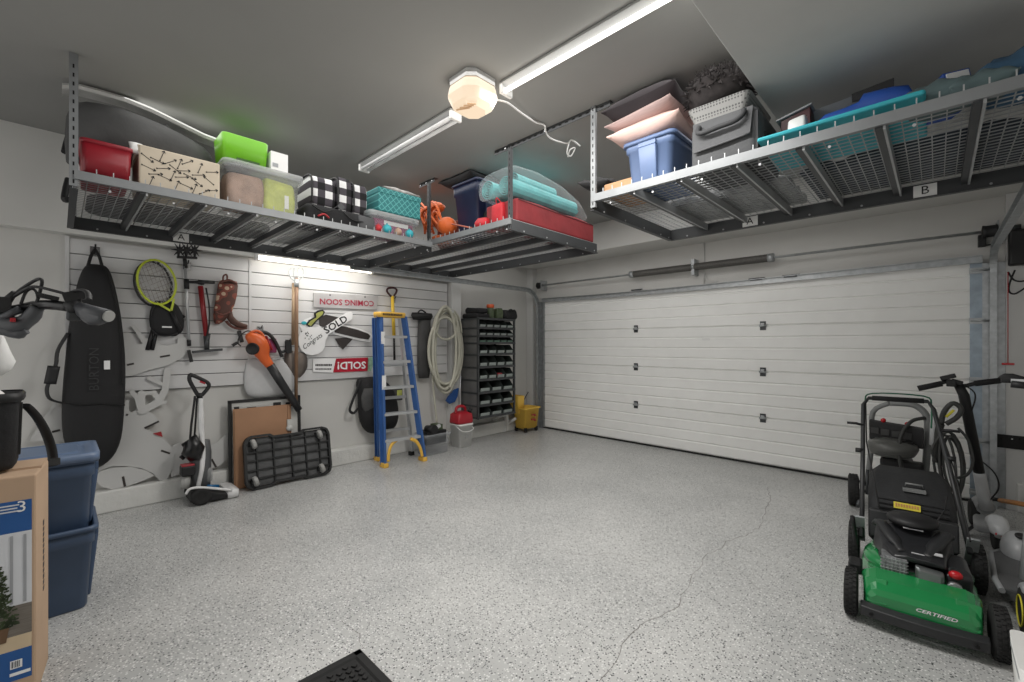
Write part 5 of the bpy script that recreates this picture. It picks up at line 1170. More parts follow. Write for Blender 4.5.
b = B(); wpoly(b, [(446.5,401),(449,396),(455,389.5),(459,388),(458,396),(455,402),(450,404)], .06, .03); b.build('pan','blue_pan',t,bevel=.004)
b = B(); b.cyl(at(460.5,376,X=.09), at(459,404,X=.09), .012, seg=8); b.build('stick','alu',t)
# ---- rack of small parts bins
RX0, RX1, RY0, RY1 = -.10, .34, 4.05, 4.80
zs = [at(475,y,X=RX1).z for y in (318.2,327.8,336,343.2,355,368,381,394,407,419)]
t = thing('bin_rack', 'dark metal rack of small open parts bins mounted in the far left corner', 'bin rack', (.1, 4.4, zs[-1]))
for x in (RX0+.012, RX1-.012):
    for y in (RY0+.012, RY1-.012): b = B(); b.obox((x,y,(zs[0]+zs[-1])/2), (.026,.026,zs[0]-zs[-1]+.04)); b.build('post','shelf_metal',t)
for z in zs:
    b = B(); b.box((RX0,RY0,z-.012),(RX1+.004,RY1,z+.008)); b.box((RX1-.004,RY0,z-.012),(RX1+.006,RY1,z+.018)); b.build('shelf','shelf_metal',t)
b = B(); b.box((RX0,RY0+.004,zs[-1]),(RX1-.02,RY0+.010,zs[0])); [b.use('shelf_metal').box((RX0,RY0-.002,z-.014),(RX1,RY0+.006,z+.01)) for z in zs]; b.build('side_panel',mat('side_grey',(96,96,95),.7,var=.2,scale=5),t)
for y in (RY0+.03, RY1-.03):
    b = B(); b.bar((WX+.01,y,zs[-1]-.16),(RX1-.1,y,zs[-1]-.015),.035,.03); b.build('wall_bracket','white_plastic',t)
def part_bin(w, h, d, lipm):
    b = B()
    th = .004
    b.use('bin_dark').box((-d,-w/2,0),(0,w/2,th)); b.box((-d,-w/2,0),(-d+th,w/2,h))
    for s in (-1,1):
        y = s*(w/2-th/2); b.poly([(-d,y-th/2,0),(0,y-th/2,0),(.012,y-th/2,h*.45),(-.05,y-th/2,h),(-d,y-th/2,h)], (0,th,0))
    b.box((-.004,-w/2,0),(0,w/2,h*.1))
    bb = b.build('body', None, None)
    return bb
protos = {}
rows = [5,5,5,4,4,4,3,3,3]; seed = random.Random(6)
for r, n in enumerate(rows):
    zb = zs[r+1]+.009; h = (zs[r]-zs[r+1])*.80; w_ = (RY1-RY0-.06)/n; d = .26 if n < 5 else .2
    for k in range(n):
        y = RY0+.03+w_*(k+.5)
        first = r not in protos
        red = (r == 5 and k == 2)
        place = ('top','second','third','fourth','fifth','sixth','seventh','eighth','bottom')[r]
        col = {5:('leftmost','second','middle','fourth','rightmost'),4:('leftmost','second','third','rightmost'),3:('leftmost','middle','rightmost')}[n][k]
        lab = f'{col} dark plastic parts bin on the {place} row of the bin rack'
        if first:
            q = thing('parts_bin', lab, 'parts bin', (0,0,0), 'small parts bins in the rack')
            b = B(); th = .004
            b.box((-d,-w_*.47,0),(0,w_*.47,th)); b.box((-d,-w_*.47,0),(-d+th,w_*.47,h))
            for s in (-1,1):
                y_ = s*(w_*.47-th/2); b.poly([(-d,y_-th/2,0),(.0,y_-th/2,0),(.012,y_-th/2,h*.42),(-.06,y_-th/2,h),(-d,y_-th/2,h)], (0,th,0))
            b.box((-.004,-w_*.47,0),(.0,w_*.47,h*.2)); b.build('body','bin_dark',q)
            b = B(); b.hexa([(.0,-w_*.36,h*.10),(.012,-w_*.36,h*.10),(.012,w_*.36,h*.10),(.0,w_*.36,h*.10),(.006,-w_*.36,h*.40),(.02,-w_*.36,h*.40),(.02,w_*.36,h*.40),(.006,w_*.36,h*.40)])
            b.build('front_lip','bin_green' if r == 2 else 'bin_lip',q)
            protos[r] = q
        else:
            q = copy_tree(protos[r]); q['label'] = lab
        q.location = (RX1-.02, y, zb)
b = B(); z = zs[6]+.01; wr = (RY1-RY0-.06)/4; y = RY0+.03+wr*2.5; b.box((RX1-.12,y-.05,z+.008),(RX1-.04,y+.05,z+.075)); tag(b.build('red_carton','can_red'), 'small red carton inside a bin on the sixth row of the bin rack', 'carton')
# things on top of the rack
zt = zs[0]+.009
b = B(); soft_box(b, (-.02,4.06,zt),(.32,4.30,zt+.07),seed=61); tag(b.build('tool_pouch','black_soft'), 'flat black pouch on the left of the bin rack top, under the rolled one', 'pouch')
b = B(); soft_box(b, (.0,4.10,zt+.072),(.30,4.28,zt+.15),seed=62); tag(b.build('tool_pouch','black_soft'), 'rolled black pouch lying on the flat black pouch atop the bin rack', 'pouch')
t = thing('jar', 'green glass-like jar with orange lid on top of the bin rack', 'jar', (.25,4.37,zt)); b = B(); b.lathe([(.05,zt),(.055,zt+.01),(.055,zt+.14),(.045,zt+.16)], (.25,4.37,0)); b.build('body','jar_green',t); b = B(); b.lathe([(.052,zt+.16),(.056,zt+.165),(.056,zt+.205),(.05,zt+.21)], (.25,4.37,0)); b.build('lid','jar_orange',t)
b = B(); soft_box(b, (.12,4.45,zt),(.32,4.57,zt+.15),seed=63); tag(b.build('dark_can','jar_green'), 'dark rounded pouch beside the orange-lidded jar', 'pouch')
b = B(); soft_box(b, (-.02,4.59,zt),(.33,4.86,zt+.15),seed=64,bulge=.12); b.tube([(.33,4.62,zt+.10),(.345,4.70,zt+.15),(.33,4.78,zt+.11)],.012,6,spline=4); tag(b.build('tool_bag','black_soft'), 'bulky black tool bag at the right end of the bin rack top', 'bag')
# ---- mop bucket
t = thing('mop_bucket', 'yellow wheeled mop bucket with wringer in the far corner', 'mop bucket', (.15,5.20,0))
b = B(); b.loft([rrect(.18,5.23,.11,.15,.03,.06), rrect(.18,5.23,.135,.175,.035,.36), rrect(.18,5.23,.15,.19,.035,.365), rrect(.18,5.23,.15,.19,.035,.39), rrect(.18,5.23,.125,.165,.03,.385), rrect(.18,5.23,.10,.14,.03,.12)]); b.build('tub','mop_yellow',t)
b = B(); b.loft([rrect(.10,5.10,.09,.07,.02,.30), rrect(.10,5.09,.10,.08,.02,.57), rrect(.10,5.09,.085,.065,.02,.575), rrect(.10,5.10,.06,.05,.02,.36)]); b.build('wringer','mop_yellow',t)
b = B(); b.tube([(.02,5.20,.40),(.03,5.32,.46),(.05,5.42,.60)], .008, 6); b.build('wringer_lever','steel_dark',t)
b = B(); 
for z, s in ((.275,.04),(.20,.03)): b.box((.325-.012*(.3-z)/.1,5.19,z-.008),(.33,5.28,z+.01)); b.box((.32,5.255,z-.03),(.325,5.30,z-.012))
b.build('warning_print','can_red',t)
for x in (.08,.28):
    for y in (5.10,5.35):
        b = B(); b.cyl((x-.012,y,.032),(x+.012,y,.032),.03,seg=12); b.box((x-.018,y-.02,.03),(x+.018,y+.02,.075)); b.build('caster','black',t)
b = B(); b.tube([(WX+.0,4.99,.12),(.0,4.99,.12),(.05,5.0,.16),(.14,5.02,.22)], .022, 8); b.box((-.02,4.93,.02),(.03,4.97,.30)); tag(b.build('pipe_outlet','white_plastic'), 'white pipe elbow low on the wall beside the yellow mop bucket', 'pipe')
# ================================================================ left foreground
mat('print_blue', (22,84,156), .6, var=.05); mat('print_pale', (206,208,212), .6, var=.05); mat('print_grey', (150,152,156), .6, var=.1); mat('print_wood', (112,104,94), .6, var=.2, stretch=(1,2,30)); mat('print_floor', (206,182,146), .6); mat('print_green', (52,66,34), .7, var=.5, scale=50); mat('print_brown', (106,76,48), .7); mat('bike_grey', (66,68,72), .4); mat('box_card', (186,154,124), .85, var=.05, scale=4)
mat('white_cloth', (214,214,212), .8, var=.05, bump=.3, bscale=6)
BX0, BX1, BY1, BY0, BZ = 2.05, 2.33, -.045, -.66, .885
t = thing('tree_box', 'tall brown cardboard box printed with a small Christmas tree at the left edge', 'box', ((BX0+BX1)/2,(BY0+BY1)/2,0))
b = B(); b.box((BX0,BY0,0),(BX1,BY1,BZ)); b.build('body','box_card',t,bevel=.006)
b = B(); b.hexa([(BX0+.01,BY0+.05,BZ),(BX0+.14,BY0+.05,BZ),(BX0+.14,BY1-.002,BZ),(BX0+.01,BY1-.002,BZ),(BX0+.01,BY0+.05,BZ+.012),(BX0+.14,BY0+.05,BZ+.004),(BX0+.14,BY1-.002,BZ+.004),(BX0+.01,BY1-.002,BZ+.012)]); b.bar((BX0+.16,BY0,BZ+.002),(BX0+.16,BY1,BZ+.002),.004,.004); b.build('flap','box_card',t)
pr = lambda px, py: at(px, py, X=BX1+.001)
def patch(b, m, z0, z1, y0=None, y1=None, d=.0):
    b.use(m).box((BX1+d, BY0+.03 if y0 is None else y0, z0), (BX1+.0015+d, BY1-.012 if y1 is None else y1, z1))
zz = lambda py: at(18, py, X=BX1).z
b = B()
patch(b,'print_blue',zz(530),zz(499)); patch(b,'print_pale',zz(602),zz(530)); patch(b,'print_wood',zz(632),zz(602)); patch(b,'print_floor',zz(646),zz(632)); patch(b,'print_blue',zz(676),zz(646))
b.build('picture_panel',None,t)
b = B()
for y in (-.075,-.11,-.15,-.19): 
    b.use('print_grey').box((BX1+.0015,y-.004,zz(600)),(BX1+.003,y+.004,zz(533)))
b.build('curtain_folds',None,t)
b = B(); b.use('print_green'); rnd = random.Random(9); yc = -.152; z0_, z1_ = zz(622), zz(560)
for k in range(420):
    f = rnd.random()**1.3; z = z0_+(z1_-z0_)*f; hw = .052*(1-f)+.006; y = yc+rnd.uniform(-hw,hw); d = Vector((0,rnd.uniform(-1,1),rnd.uniform(-.4,.6))).normalized()
    p = Vector((BX1+.0035,y,z)); b.bar(p,p+d*.014,.001,.005,(0,-d.z,d.y))
b.use('print_brown').poly([(BX1+.002,yc-.028,zz(636)),(BX1+.002,yc+.028,zz(636)),(BX1+.002,yc+.036,zz(622)),(BX1+.002,yc-.036,zz(622))],(.002,0,0)); b.build('tree_picture',None,t)
b = B(); b.text('3', (BX1+.002, pr(28.5,500).y, zz(505.5)), (0,1,0), (0,0,1), .045, align='CENTER')
b.use('print_pale')
for k, (y, w_) in enumerate(((zz(503),.05),(zz(506),.045),(zz(509),.055))): b.box((BX1+.0016,-.14,y-.0025),(BX1+.0026,-.14+w_,y+.0025))
b.build('print_lettering','sign_white',t)
b = B(); ya, yb = pr(17,660).y, pr(29,660).y; za, zb = zz(664), zz(656); b.use('sign_white').box((BX1+.0016,ya,za),(BX1+.0026,yb,zb)); b.use('ink'); y = ya+.004
while y < yb-.006: w_ = rnd.uniform(.0015,.004); b.box((BX1+.0026,y,za+.004),(BX1+.0032,y+w_,zb-.003)); y += w_+.0025
b.use('sign_white'); b.box((BX1+.0016,-.115,zz(671)),(BX1+.0026,-.06,zz(668))); b.build('barcode',None,t)
b = B(); rnd = random.Random(10); z = .36
while z < .66: h_ = rnd.uniform(.012,.022); b.box((BX0+.11,BY1,z),(BX0+.135,BY1+.001,z+h_)); z += h_+.008
b.build('side_print','sign_dark',t)
rot_thing(t, -.107)
# black tote bag on the box
t = thing('tote_bag', 'open black tote bag standing on the cardboard tree box', 'bag', (2.2,-.25,BZ+.013)); zb_ = BZ+.014
b = B(); ccx, ccy = 2.19, -.285; hx, hy = .11, .175
b.loft([rrect(ccx,ccy,hx-.03,hy-.02,.03,zb_), rrect(ccx,ccy,hx-.02,hy-.008,.035,zb_+.02), rrect(ccx,ccy,hx,hy,.04,zb_+.27), rrect(ccx,ccy,hx+.006,hy+.006,.04,zb_+.30), rrect(ccx,ccy,hx-.004,hy-.004,.036,zb_+.30), rrect(ccx,ccy,hx-.03,hy-.02,.03,zb_+.05)]); b.build('body','black_soft',t)
b = B(); b.loft([rrect(ccx,ccy,hx+.004,hy+.004,.04,zb_+.27), rrect(ccx,ccy,hx+.012,hy+.012,.042,zb_+.275), rrect(ccx,ccy,hx+.012,hy+.012,.042,zb_+.295), rrect(ccx,ccy,hx+.004,hy+.004,.04,zb_+.305)],cap=False); b.build('rim','black',t)
b = B(); b.bar((ccx+.03,ccy+hy-.002,zb_+.05),(ccx+.03,ccy+hy+.004,zb_+.26),.035,.006,(0,1,0)); b.build('side_panel','rubber',t)
b = B(); P = [at(25,405,X=2.2), at(31,410,X=2.17), at(39,420,X=2.1), at(46,433,X=2.04), at(51,447,X=2.02), at(53,459,X=2.02), at(53,466,X=2.03)]
b.tube(P, .020, 8, spline=4, flat=.4); b.build('strap','black',t)
b = B(); b.obox(at(52.5,462,X=2.035), (.012,.05,.03)); b.build('strap_buckle','steel_dark',t)
b = B(); pillow_mesh(b, (2.17,-.22,zb_+.265), .12,.16,.09, wrinkle=.4); tag(b.build('white_rag','white_cloth'), 'crumpled white rag at the mouth of the black tote bag', 'rag')
# two blue totes
tote('storage_tote', 'lower dark blue storage tote standing on the floor at the left', 'tote', 1.285, 1.72, -.50, .15, .0, .435, 'blue_tote_dark', taper=.036, handle_side='y', open_top=True)
tote('storage_tote', 'upper blue lidded storage tote stacked on another beside the cardboard tree box', 'tote', 1.285, 1.72, -.50, .15, .40, .845, 'blue_tote_dark', lid='blue_rim', taper=.032, handle_side='y')
# bicycle raised on a work stand, mostly left of the view
t = thing('bicycle', 'dark bicycle handlebar with grip and brake lever poking in from the left edge', 'bicycle', (2.75,-.6,.4))
hc = at(-6, 322, X=2.72); ge = at(108, 316, X=3.02); bar_in = at(34, 306, X=2.80); clampp = at(70, 307, X=2.92)
b = B(); b.tube([hc+Vector((-.02,-.01,.02)), bar_in, at(52,305,X=2.87), clampp], .016, 10, spline=4); b.tube([clampp, at(90,311,X=2.97), ge], .0135, 10)
far = hc+(hc-ge)*.95; far.z = ge.z; b.tube([hc, hc.lerp(far,.5), far], .0135, 10); b.build('handlebar','black_gloss',t)
b = B(); g0, g1 = at(79,308,X=2.94), ge; d = (g1-g0).normalized(); b.cyl(g0, g1, .019, .021, 14); b.loft([b.ring(g0.lerp(g1,f)+Vector((0,0,-.012*math.sin(PI*f))), d, .02, 10, ry=.02+.012*math.sin(PI*f)) for f in (.1,.3,.5,.7,.85,.97)]); b.build('grip','bike_grey',t)
b = B(); b.cyl(ge-d*.012, ge+d*.006, .018, seg=14); b.build('bar_end','caster_grey',t)
b = B(); b.obox(at(74,296,X=2.93), (.035,.05,.03), rotx(.3)); b.cyl(at(72,302,X=2.93), at(77,312,X=2.935), .022, seg=10); b.tube([at(72,292,X=2.93), at(82,290,X=2.97), at(88,293,X=3.0), at(89,300,X=3.03)], .008, 8, spline=4, flat=.6); b.build('brake_lever','black',t)
b = B(); b.obox(at(74,316,X=2.93), (.03,.035,.03)); b.build('shifter','steel_dark',t,bevel=.006)
b = B(); b.tube([at(-3,318,X=2.75), at(14,326,X=2.78), at(30,318,X=2.80), at(38,306,X=2.82)], [.03,.028,.022,.018], 10, spline=3); b.tube([at(-6,326,X=2.76),at(8,331,X=2.78),at(18,334,X=2.79),at(27,331,X=2.80)], [.02,.018,.016,.01], 8, spline=3); b.build('stem','bike_grey',t)
b = B(); itube(b, [(70,295,2.92),(55,291,2.9),(38,287,2.86),(28,288,2.84),(18,294,2.8),(4,302,2.76)], 0, .005, 6); itube(b, [(36,305,2.82),(40,292,2.84),(42,282,2.85),(40,279,2.85),(34,281,2.83),(20,290,2.8),(5,303,2.77)], 0, .005, 6); itube(b, [(21,304,2.8),(26,292,2.81),(33,289,2.83),(37,294,2.84),(38,304,2.83)], 0, .004, 6); b.build('brake_cable','black',t)
b = B(); b.cyl(at(4,304,X=2.77), at(15,292,X=2.79), .014, .008, 8); b.obox(at(2,305,X=2.765), (.05,.04,.05)); b.build('cable_housing','black',t)
b = B(); b.obox(at(48,297,X=2.87), (.05,.05,.012), rotx(-.25)); b.build('bell_lever','black',t)
b = B(); b.tube([at(2,318,X=2.78), at(10,314,X=2.79), at(20,309,X=2.80)], .012, 8); b.build('top_cap','bike_grey',t); b = B(); b.obox(at(13,320,X=2.815), (.03,.012,.012)); b.build('red_decal','red',t)
ax = hc+Vector((0,-.05,-.75)); ax.y = min(ax.y, -.50)
b = B(); b.torus(ax, (1,0,0), .31, .025, 40, 8); b.build('front_wheel','rubber',t)
b = B(); b.torus(ax, (1,0,0), .285, .01, 32, 6)
for k in range(16): b.cyl(ax, ax+Vector((0,.285*math.cos(2*PI*k/16),.285*math.sin(2*PI*k/16))), .0015, seg=4)
b.cyl(ax-Vector((.03,0,0)), ax+Vector((.03,0,0)), .02, seg=8); b.build('spokes','alu',t)
rx = ax+Vector((0,-1.05,0)); b = B(); b.torus(rx, (1,0,0), .31, .025, 40, 8); b.build('rear_wheel','rubber',t)
b = B(); b.torus(rx, (1,0,0), .285, .01, 32, 6)
for k in range(16): b.cyl(rx, rx+Vector((0,.285*math.cos(2*PI*k/16),.285*math.sin(2*PI*k/16))), .0015, seg=4)
b.build('spokes','alu',t)
bb_ = ax+Vector((0,-.62,-.04)); hd = hc+Vector((0,-.05,-.10)); hd.x = ax.x; sd = bb_+Vector((0,-.2,.55))
b = B(); b.tube([hd+Vector((0,.03,.1)), hd+Vector((0,.0,-.1))], .022, 10)
for s in (-.05,.05): b.tube([hd+Vector((0,0,-.1)), hd+Vector((s,-.0,-.14)), ax+Vector((s,0,0))], .014, 8)
for p, q in ((hd,sd),(hd+Vector((0,0,-.08)),bb_),(bb_,sd)): b.tube([p,q], .02, 10)
for s in (-.05,.05): b.tube([bb_+Vector((s*.6,0,0)), rx+Vector((s,0,0))], .011, 8); b.tube([sd+Vector((s*.4,0,-.05)), rx+Vector((s,0,0))], .009, 8)
b.build('frame','bike_grey',t)
b = B(); s_ = sd+Vector((0,-.05,.18)); b.tube([sd, s_], .015, 8); b.loft([b.ring(s_+Vector((0,y,.02)), (0,1,0), w_, 10, ry=.025) for y, w_ in ((-.14,.02),(-.12,.07),(-.04,.06),(.06,.03),(.14,.015))]); b.build('saddle','black',t)
b = B(); b.lathe([(.09,-.004),(.095,0),(.09,.004)], bb_+Vector((.06,0,0)), (1,0,0), 24); b.bar(bb_+Vector((.08,0,0)), bb_+Vector((.08,.1,-.14)), .012, .02); b.build('crankset','steel_dark',t)
m_ = bb_.lerp(sd,.6); t = thing('bike_stand', 'dark work stand that holds the bicycle up beyond the left edge', 'bike stand', (m_.x-.25, m_.y, 0))
b = B(); b.tube([(m_.x-.25,m_.y,.02),(m_.x-.25,m_.y,m_.z),m_+Vector((-.03,0,0))], .025, 10); b.build('post','steel_dark',t)
for a in (.3,2.4,4.5): b = B(); b.tube([(m_.x-.25,m_.y,.25),(m_.x-.25+.35*math.cos(a),m_.y+.35*math.sin(a),.015)], .018, 8); b.build('leg','steel_dark',t)
# white cloth bag hanging from the stem
b = B(); P = [(-12,322),(2,325),(8,334),(13,350),(18,364),(12,370),(2,374),(-12,378)]
secs = []
for l, r, y in ((-10,0,328),(-12,5,338),(-14,10,350),(-16,16,362),(-16,12,370),(-14,2,376)):
    a, c = at(l,y,X=2.7), at(r,y,X=2.7); secs.append([Vector((2.7+.05*math.sin(2*PI*k/12)*(1 if y < 375 else .3), (a.y+c.y)/2+abs(c.y-a.y)/2*math.cos(2*PI*k/12), a.z)) for k in range(12)])
b.loft(secs); tag(b.build('cloth_bag','white_cloth'), 'white cloth bag hanging under the bicycle stem at the left edge', 'bag')
# ================================================================ mower, pressure washer, scooters, door corner
mat('mower_green', (24,134,68), .24, coat=.6, var=.08); mat('mower_dark', (40,41,43), .45); mat('engine_black', (36,37,40), .35); mat('engine_alu', (150,152,154), .4, metal=.6, var=.3, scale=30); mat('muffler', (118,122,122), .35, metal=.7); mat('bagger', (40,41,43), .8, var=.1, bump=.2, bscale=60)
mat('label_yellow', (224,206,36), .5); mat('wheel_hub', (90,92,94), .4, metal=.4); mat('cable_green', (20,96,66), .5); mat('tube_grey', (128,130,130), .4); mat('washer_tank', (92,93,90), .32); mat('hose_dark', (52,53,52), .5)
mat('scoot_grey', (156,158,160), .38, var=.05); mat('scoot_pale', (196,198,200), .35); mat('deck_grip', (84,85,86), .85, bump=.3, bscale=90); mat('accent_yellow', (220,208,40), .5); mat('lens_red', (200,20,30), .25); mat('wood_orange', (196,128,66), .5, var=.15, stretch=(1,12,12))
def wheel(c, axis, r, w_, name, parent, hub='wheel_hub', tread=True):
    c, axis = Vector(c), Vector(axis).normalized(); b = B()
    prof = [(r*.55,-w_/2),(r*.9,-w_/2),(r,-w_*.36),(r,w_*.36),(r*.9,w_/2),(r*.55,w_/2)]
    b.lathe(prof, c, axis, 28)
    if tread:
        ref = axis.orthogonal().normalized(); s = axis.cross(ref)
        for k in range(30):
            a = 2*PI*k/30
            for g in (-1, 0, 1):
                aa = a+(PI/30 if g == 0 else 0); d = ref*math.cos(aa)+s*math.sin(aa); p = c+axis*(g*w_*.3)
                b.bar(p+d*r*.98, p+d*(r+.004), w_*.22, r*.1, axis.cross(d))
    o = b.build(name, 'rubber', parent)
    b = B(); b.lathe([(.0,-w_*.42),(r*.2,-w_*.45),(r*.5,-w_*.2),(r*.57,-w_*.4),(r*.57,w_*.4),(r*.5,w_*.2),(r*.2,w_*.45),(.0,w_*.42)], c, axis, 20); b.build('hub', hub, o)
    return o
# ---- lawn mower in local axes: x right, y to the rear, z up
ML, MA = Vector((4.836, 3.245, 0)), math.radians(4.0); MR = rotz(MA)
def ml(x, y, z): return ML+MR @ Vector((x, y, z))
def mls(pts): return [ml(*p) for p in pts]
t = thing('lawn_mower', 'green push lawn mower with black engine and grass bag at the right', 'lawn mower', ML)
ax = MR @ Vector((1,0,0))
for x, y, r in ((-.262,-.35,.112),(.262,-.35,.112),(-.275,.345,.13),(.275,.345,.13)): wheel(ml(x,y,r), ax, r, .055, 'wheel', t)
def dsec(y, hw, z0, z1, ch=.05, cut=.0):
    hw *= .94
    return mls([(-hw,y,z0),(hw,y,z0),(hw,y,z1-ch),(hw-ch*.7,y+cut,z1-.012),(hw-ch*1.4,y+cut,z1),(-hw+ch*1.4,y+cut,z1),(-hw+ch*.7,y+cut,z1-.012),(-hw,y,z1-ch)])
b = B(); b.loft([dsec(-.43,.20,.085,.16,.02),dsec(-.415,.215,.07,.185,.03),dsec(-.36,.225,.065,.215,.035),dsec(-.26,.235,.065,.235,.04),dsec(-.22,.24,.065,.20,.04),dsec(.0,.245,.065,.20,.045),dsec(.2,.235,.065,.205,.045),dsec(.36,.20,.07,.20,.04),dsec(.40,.17,.08,.19,.03)], smooth=False); b.build('deck','mower_green',t,bevel=.012,seg=3)
b = B(); c = ml(0,-.02,.2); b.lathe([(.20,-.01),(.20,.012),(.185,.03),(.15,.038)], c, (0,0,1), 32, sx=1.1); b.build('deck_ring','mower_green',t)
for s in (-1,1): b = B(); b.loft([mls([(s*.12,-.425,.12),(s*.20,-.425,.115),(s*.21,-.36,.205),(s*.12,-.36,.218)]), mls([(s*.12,-.435,.125),(s*.195,-.432,.12),(s*.205,-.365,.213),(s*.12,-.37,.226)])], smooth=False); b.build('front_panel','mower_green',t,bevel=.006)
b = B(); b.loft([mls([(x,-.425-.018*(1-(x/.23)**2),.05),(x,-.455-.02*(1-(x/.23)**2),.055),(x,-.457-.02*(1-(x/.23)**2),.10),(x,-.42-.018*(1-(x/.23)**2),.115)]) for x in (-.222,-.17,-.08,0,.08,.17,.222)], smooth=False); b.build('front_bumper','mower_dark',t,bevel=.004)
b = B()
for s in (-1,1): b.cyl(ml(s*.18,-.472,.075), ml(s*.18,-.465,.075), .008, seg=8)
b.build('bumper_hole','hole',t)
xd, yd = MR @ Vector((1,0,0)), MR @ Vector((0,.45,1)); b = B(); b.text('CERTIFIED', ml(.05,-.432,.146), xd, yd, .015, shear=.3, align='CENTER', thick=.006, sx=1.5, bold=.02); b.build('deck_lettering','scoot_pale',t)
_ml = ml
def ml(x, y, z): return _ml(x*.88-.012, y-.035, z*.93-.012)
# engine
b = B(); b.lathe([(.15,.20),(.15,.245),(.13,.26)], ml(0,-.02,0), (0,0,1), 24); b.build('engine_base','engine_black',t)
b = B(); b.obox(ml(-.09,-.16,.285), (.10,.09,.09), MR)
for k in range(6): b.obox(ml(-.135+.018*k,-.207,.285), (.008,.012,.085), MR)
for k in range(5): b.obox(ml(-.09,-.205,.25+.018*k), (.11,.02,.005), MR)
b.build('cylinder_head','engine_alu',t,bevel=.003)
b = B(); b.loft([mls([(.0,-.20,.232),(.12,-.20,.232),(.12,-.20,.315),(.0,-.20,.325)]), mls([(.0,-.225,.235),(.12,-.225,.235),(.12,-.225,.31),(.0,-.225,.32)]), mls([(.015,-.235,.25),(.105,-.235,.25),(.105,-.235,.298),(.015,-.235,.305)])], smooth=False); b.build('muffler_cover','muffler',t,bevel=.008,seg=3)
b = B(); b.loft([mls([(.135,-.20,.215),(.235,-.17,.215),(.225,.02,.225),(.12,.0,.225)]), mls([(.13,-.205,.30),(.24,-.175,.30),(.235,.03,.32),(.12,.01,.33)]), mls([(.14,-.17,.335),(.215,-.15,.33),(.21,.0,.345),(.13,.0,.35)])], smooth=False); b.build('air_filter','engine_black',t,bevel=.015,seg=3)
b = B(); b.ell(ml(.165,-.205,.315), (.026,.02,.02), MR); b.build('primer_bulb','lens_red',t)
b = B(); b.lathe([(.02,-.03),(.03,-.02),(.03,.03)], ml(.16,-.20,.245), MR @ Vector((0,-1,0)), 12); b.build('carburettor','engine_alu',t)
b = B()                                              # shroud: swept cowl with two arms to the front
b.loft([mls([(-.17,.17,.27),(.17,.17,.27),(.16,.17,.40),(.08,.17,.425),(-.08,.17,.425),(-.16,.17,.40)]), mls([(-.19,.05,.28),(.19,.05,.28),(.175,.05,.405),(.09,.05,.44),(-.09,.05,.44),(-.175,.05,.405)]), mls([(-.15,-.10,.29),(.15,-.10,.29),(.14,-.10,.36),(.07,-.10,.385),(-.07,-.10,.385),(-.14,-.10,.36)]), mls([(-.10,-.20,.325),(.13,-.20,.325),(.13,-.21,.345),(.06,-.215,.355),(-.03,-.21,.355),(-.09,-.20,.345)])], smooth=False); b.build('engine_shroud','engine_black',t,bevel=.02,seg=3)
b = B()
for s in (-1,1): b.tube(mls([(s*.165,.14,.385),(s*.15,.06,.425),(s*.10,-.06,.40),(s*.05,-.17,.36)]), [.03,.035,.035,.02], 8, spline=4, flat=.5)
b.build('shroud_arm','mower_dark',t)
b = B(); b.lathe([(.105,.425),(.11,.445),(.095,.46),(.03,.47)], ml(0,.06,0), (0,0,1), 24); b.build('recoil_cover','black',t)
b = B(); b.obox(ml(0,-.03,.458), (.08,.004,.02), MR @ rotx(-.5)); b.obox(ml(.015,-.165,.366), (.05,.012,.004), MR); b.obox(ml(.10,-.14,.375), (.035,.02,.004), MR @ rotx(.3)); b.build('engine_badge','scoot_pale',t)
b = B(); b.tube(mls([(.10,.10,.45),(.17,.3,.5),(.19,.42,.55)]), .004, 5); b.build('pull_cord','black',t)
ml = _ml
# rear flap + grass bag
b = B(); b.loft([mls([(-.20,.30,.20),(.20,.30,.20),(.20,.33,.36),(-.20,.33,.36)]), mls([(-.20,.36,.19),(.20,.36,.19),(.20,.40,.35),(-.20,.40,.35)])], smooth=False); b.build('rear_flap','mower_dark',t,bevel=.008)
b = B(); secs = []
for y, w_, z0, z1 in ((.38,.19,.14,.31),(.44,.205,.11,.40),(.60,.21,.10,.455),(.80,.205,.12,.50),(.93,.19,.18,.52),(.97,.17,.25,.49)):
    secs.append(mls([(-w_,y,z0+.04),(-w_+.04,y,z0),(w_-.04,y,z0),(w_,y,z0+.04),(w_,y,z1-.04),(w_-.04,y,z1),(-w_+.04,y,z1),(-w_,y,z1-.04)]))
b.loft(secs); b.build('grass_bag','bagger',t)
b = B(); 
for k in range(5): b.bar(ml(-.16,.36+.022*k,.318+.022*k), ml(.17,.36+.022*k,.318+.022*k), .012, .006)
b.build('bag_grille','black',t)
b = B(); c = ml(.03,.34,.405); R2 = MR @ rotx(.95); b.obox(ml(-.02,.418,.388), (.125,.04,.004), R2); b.build('warning_label','label_yellow',t)
b = B(); rnd = random.Random(3)
for k in range(9): b.obox(ml(-.07+.0125*k,.416,.3915), (.007,.018 if k else .024,.003), R2)
b.build('warning_print','wood_orange',t)
b = B(); b.tube(mls([(-.02,.62,.46),(-.02,.60,.49),(.06,.60,.49),(.06,.62,.46)]), .006, 6); b.obox(ml(.02,.57,.457), (.11,.05,.014), MR); b.build('bag_handle','tube_grey',t)
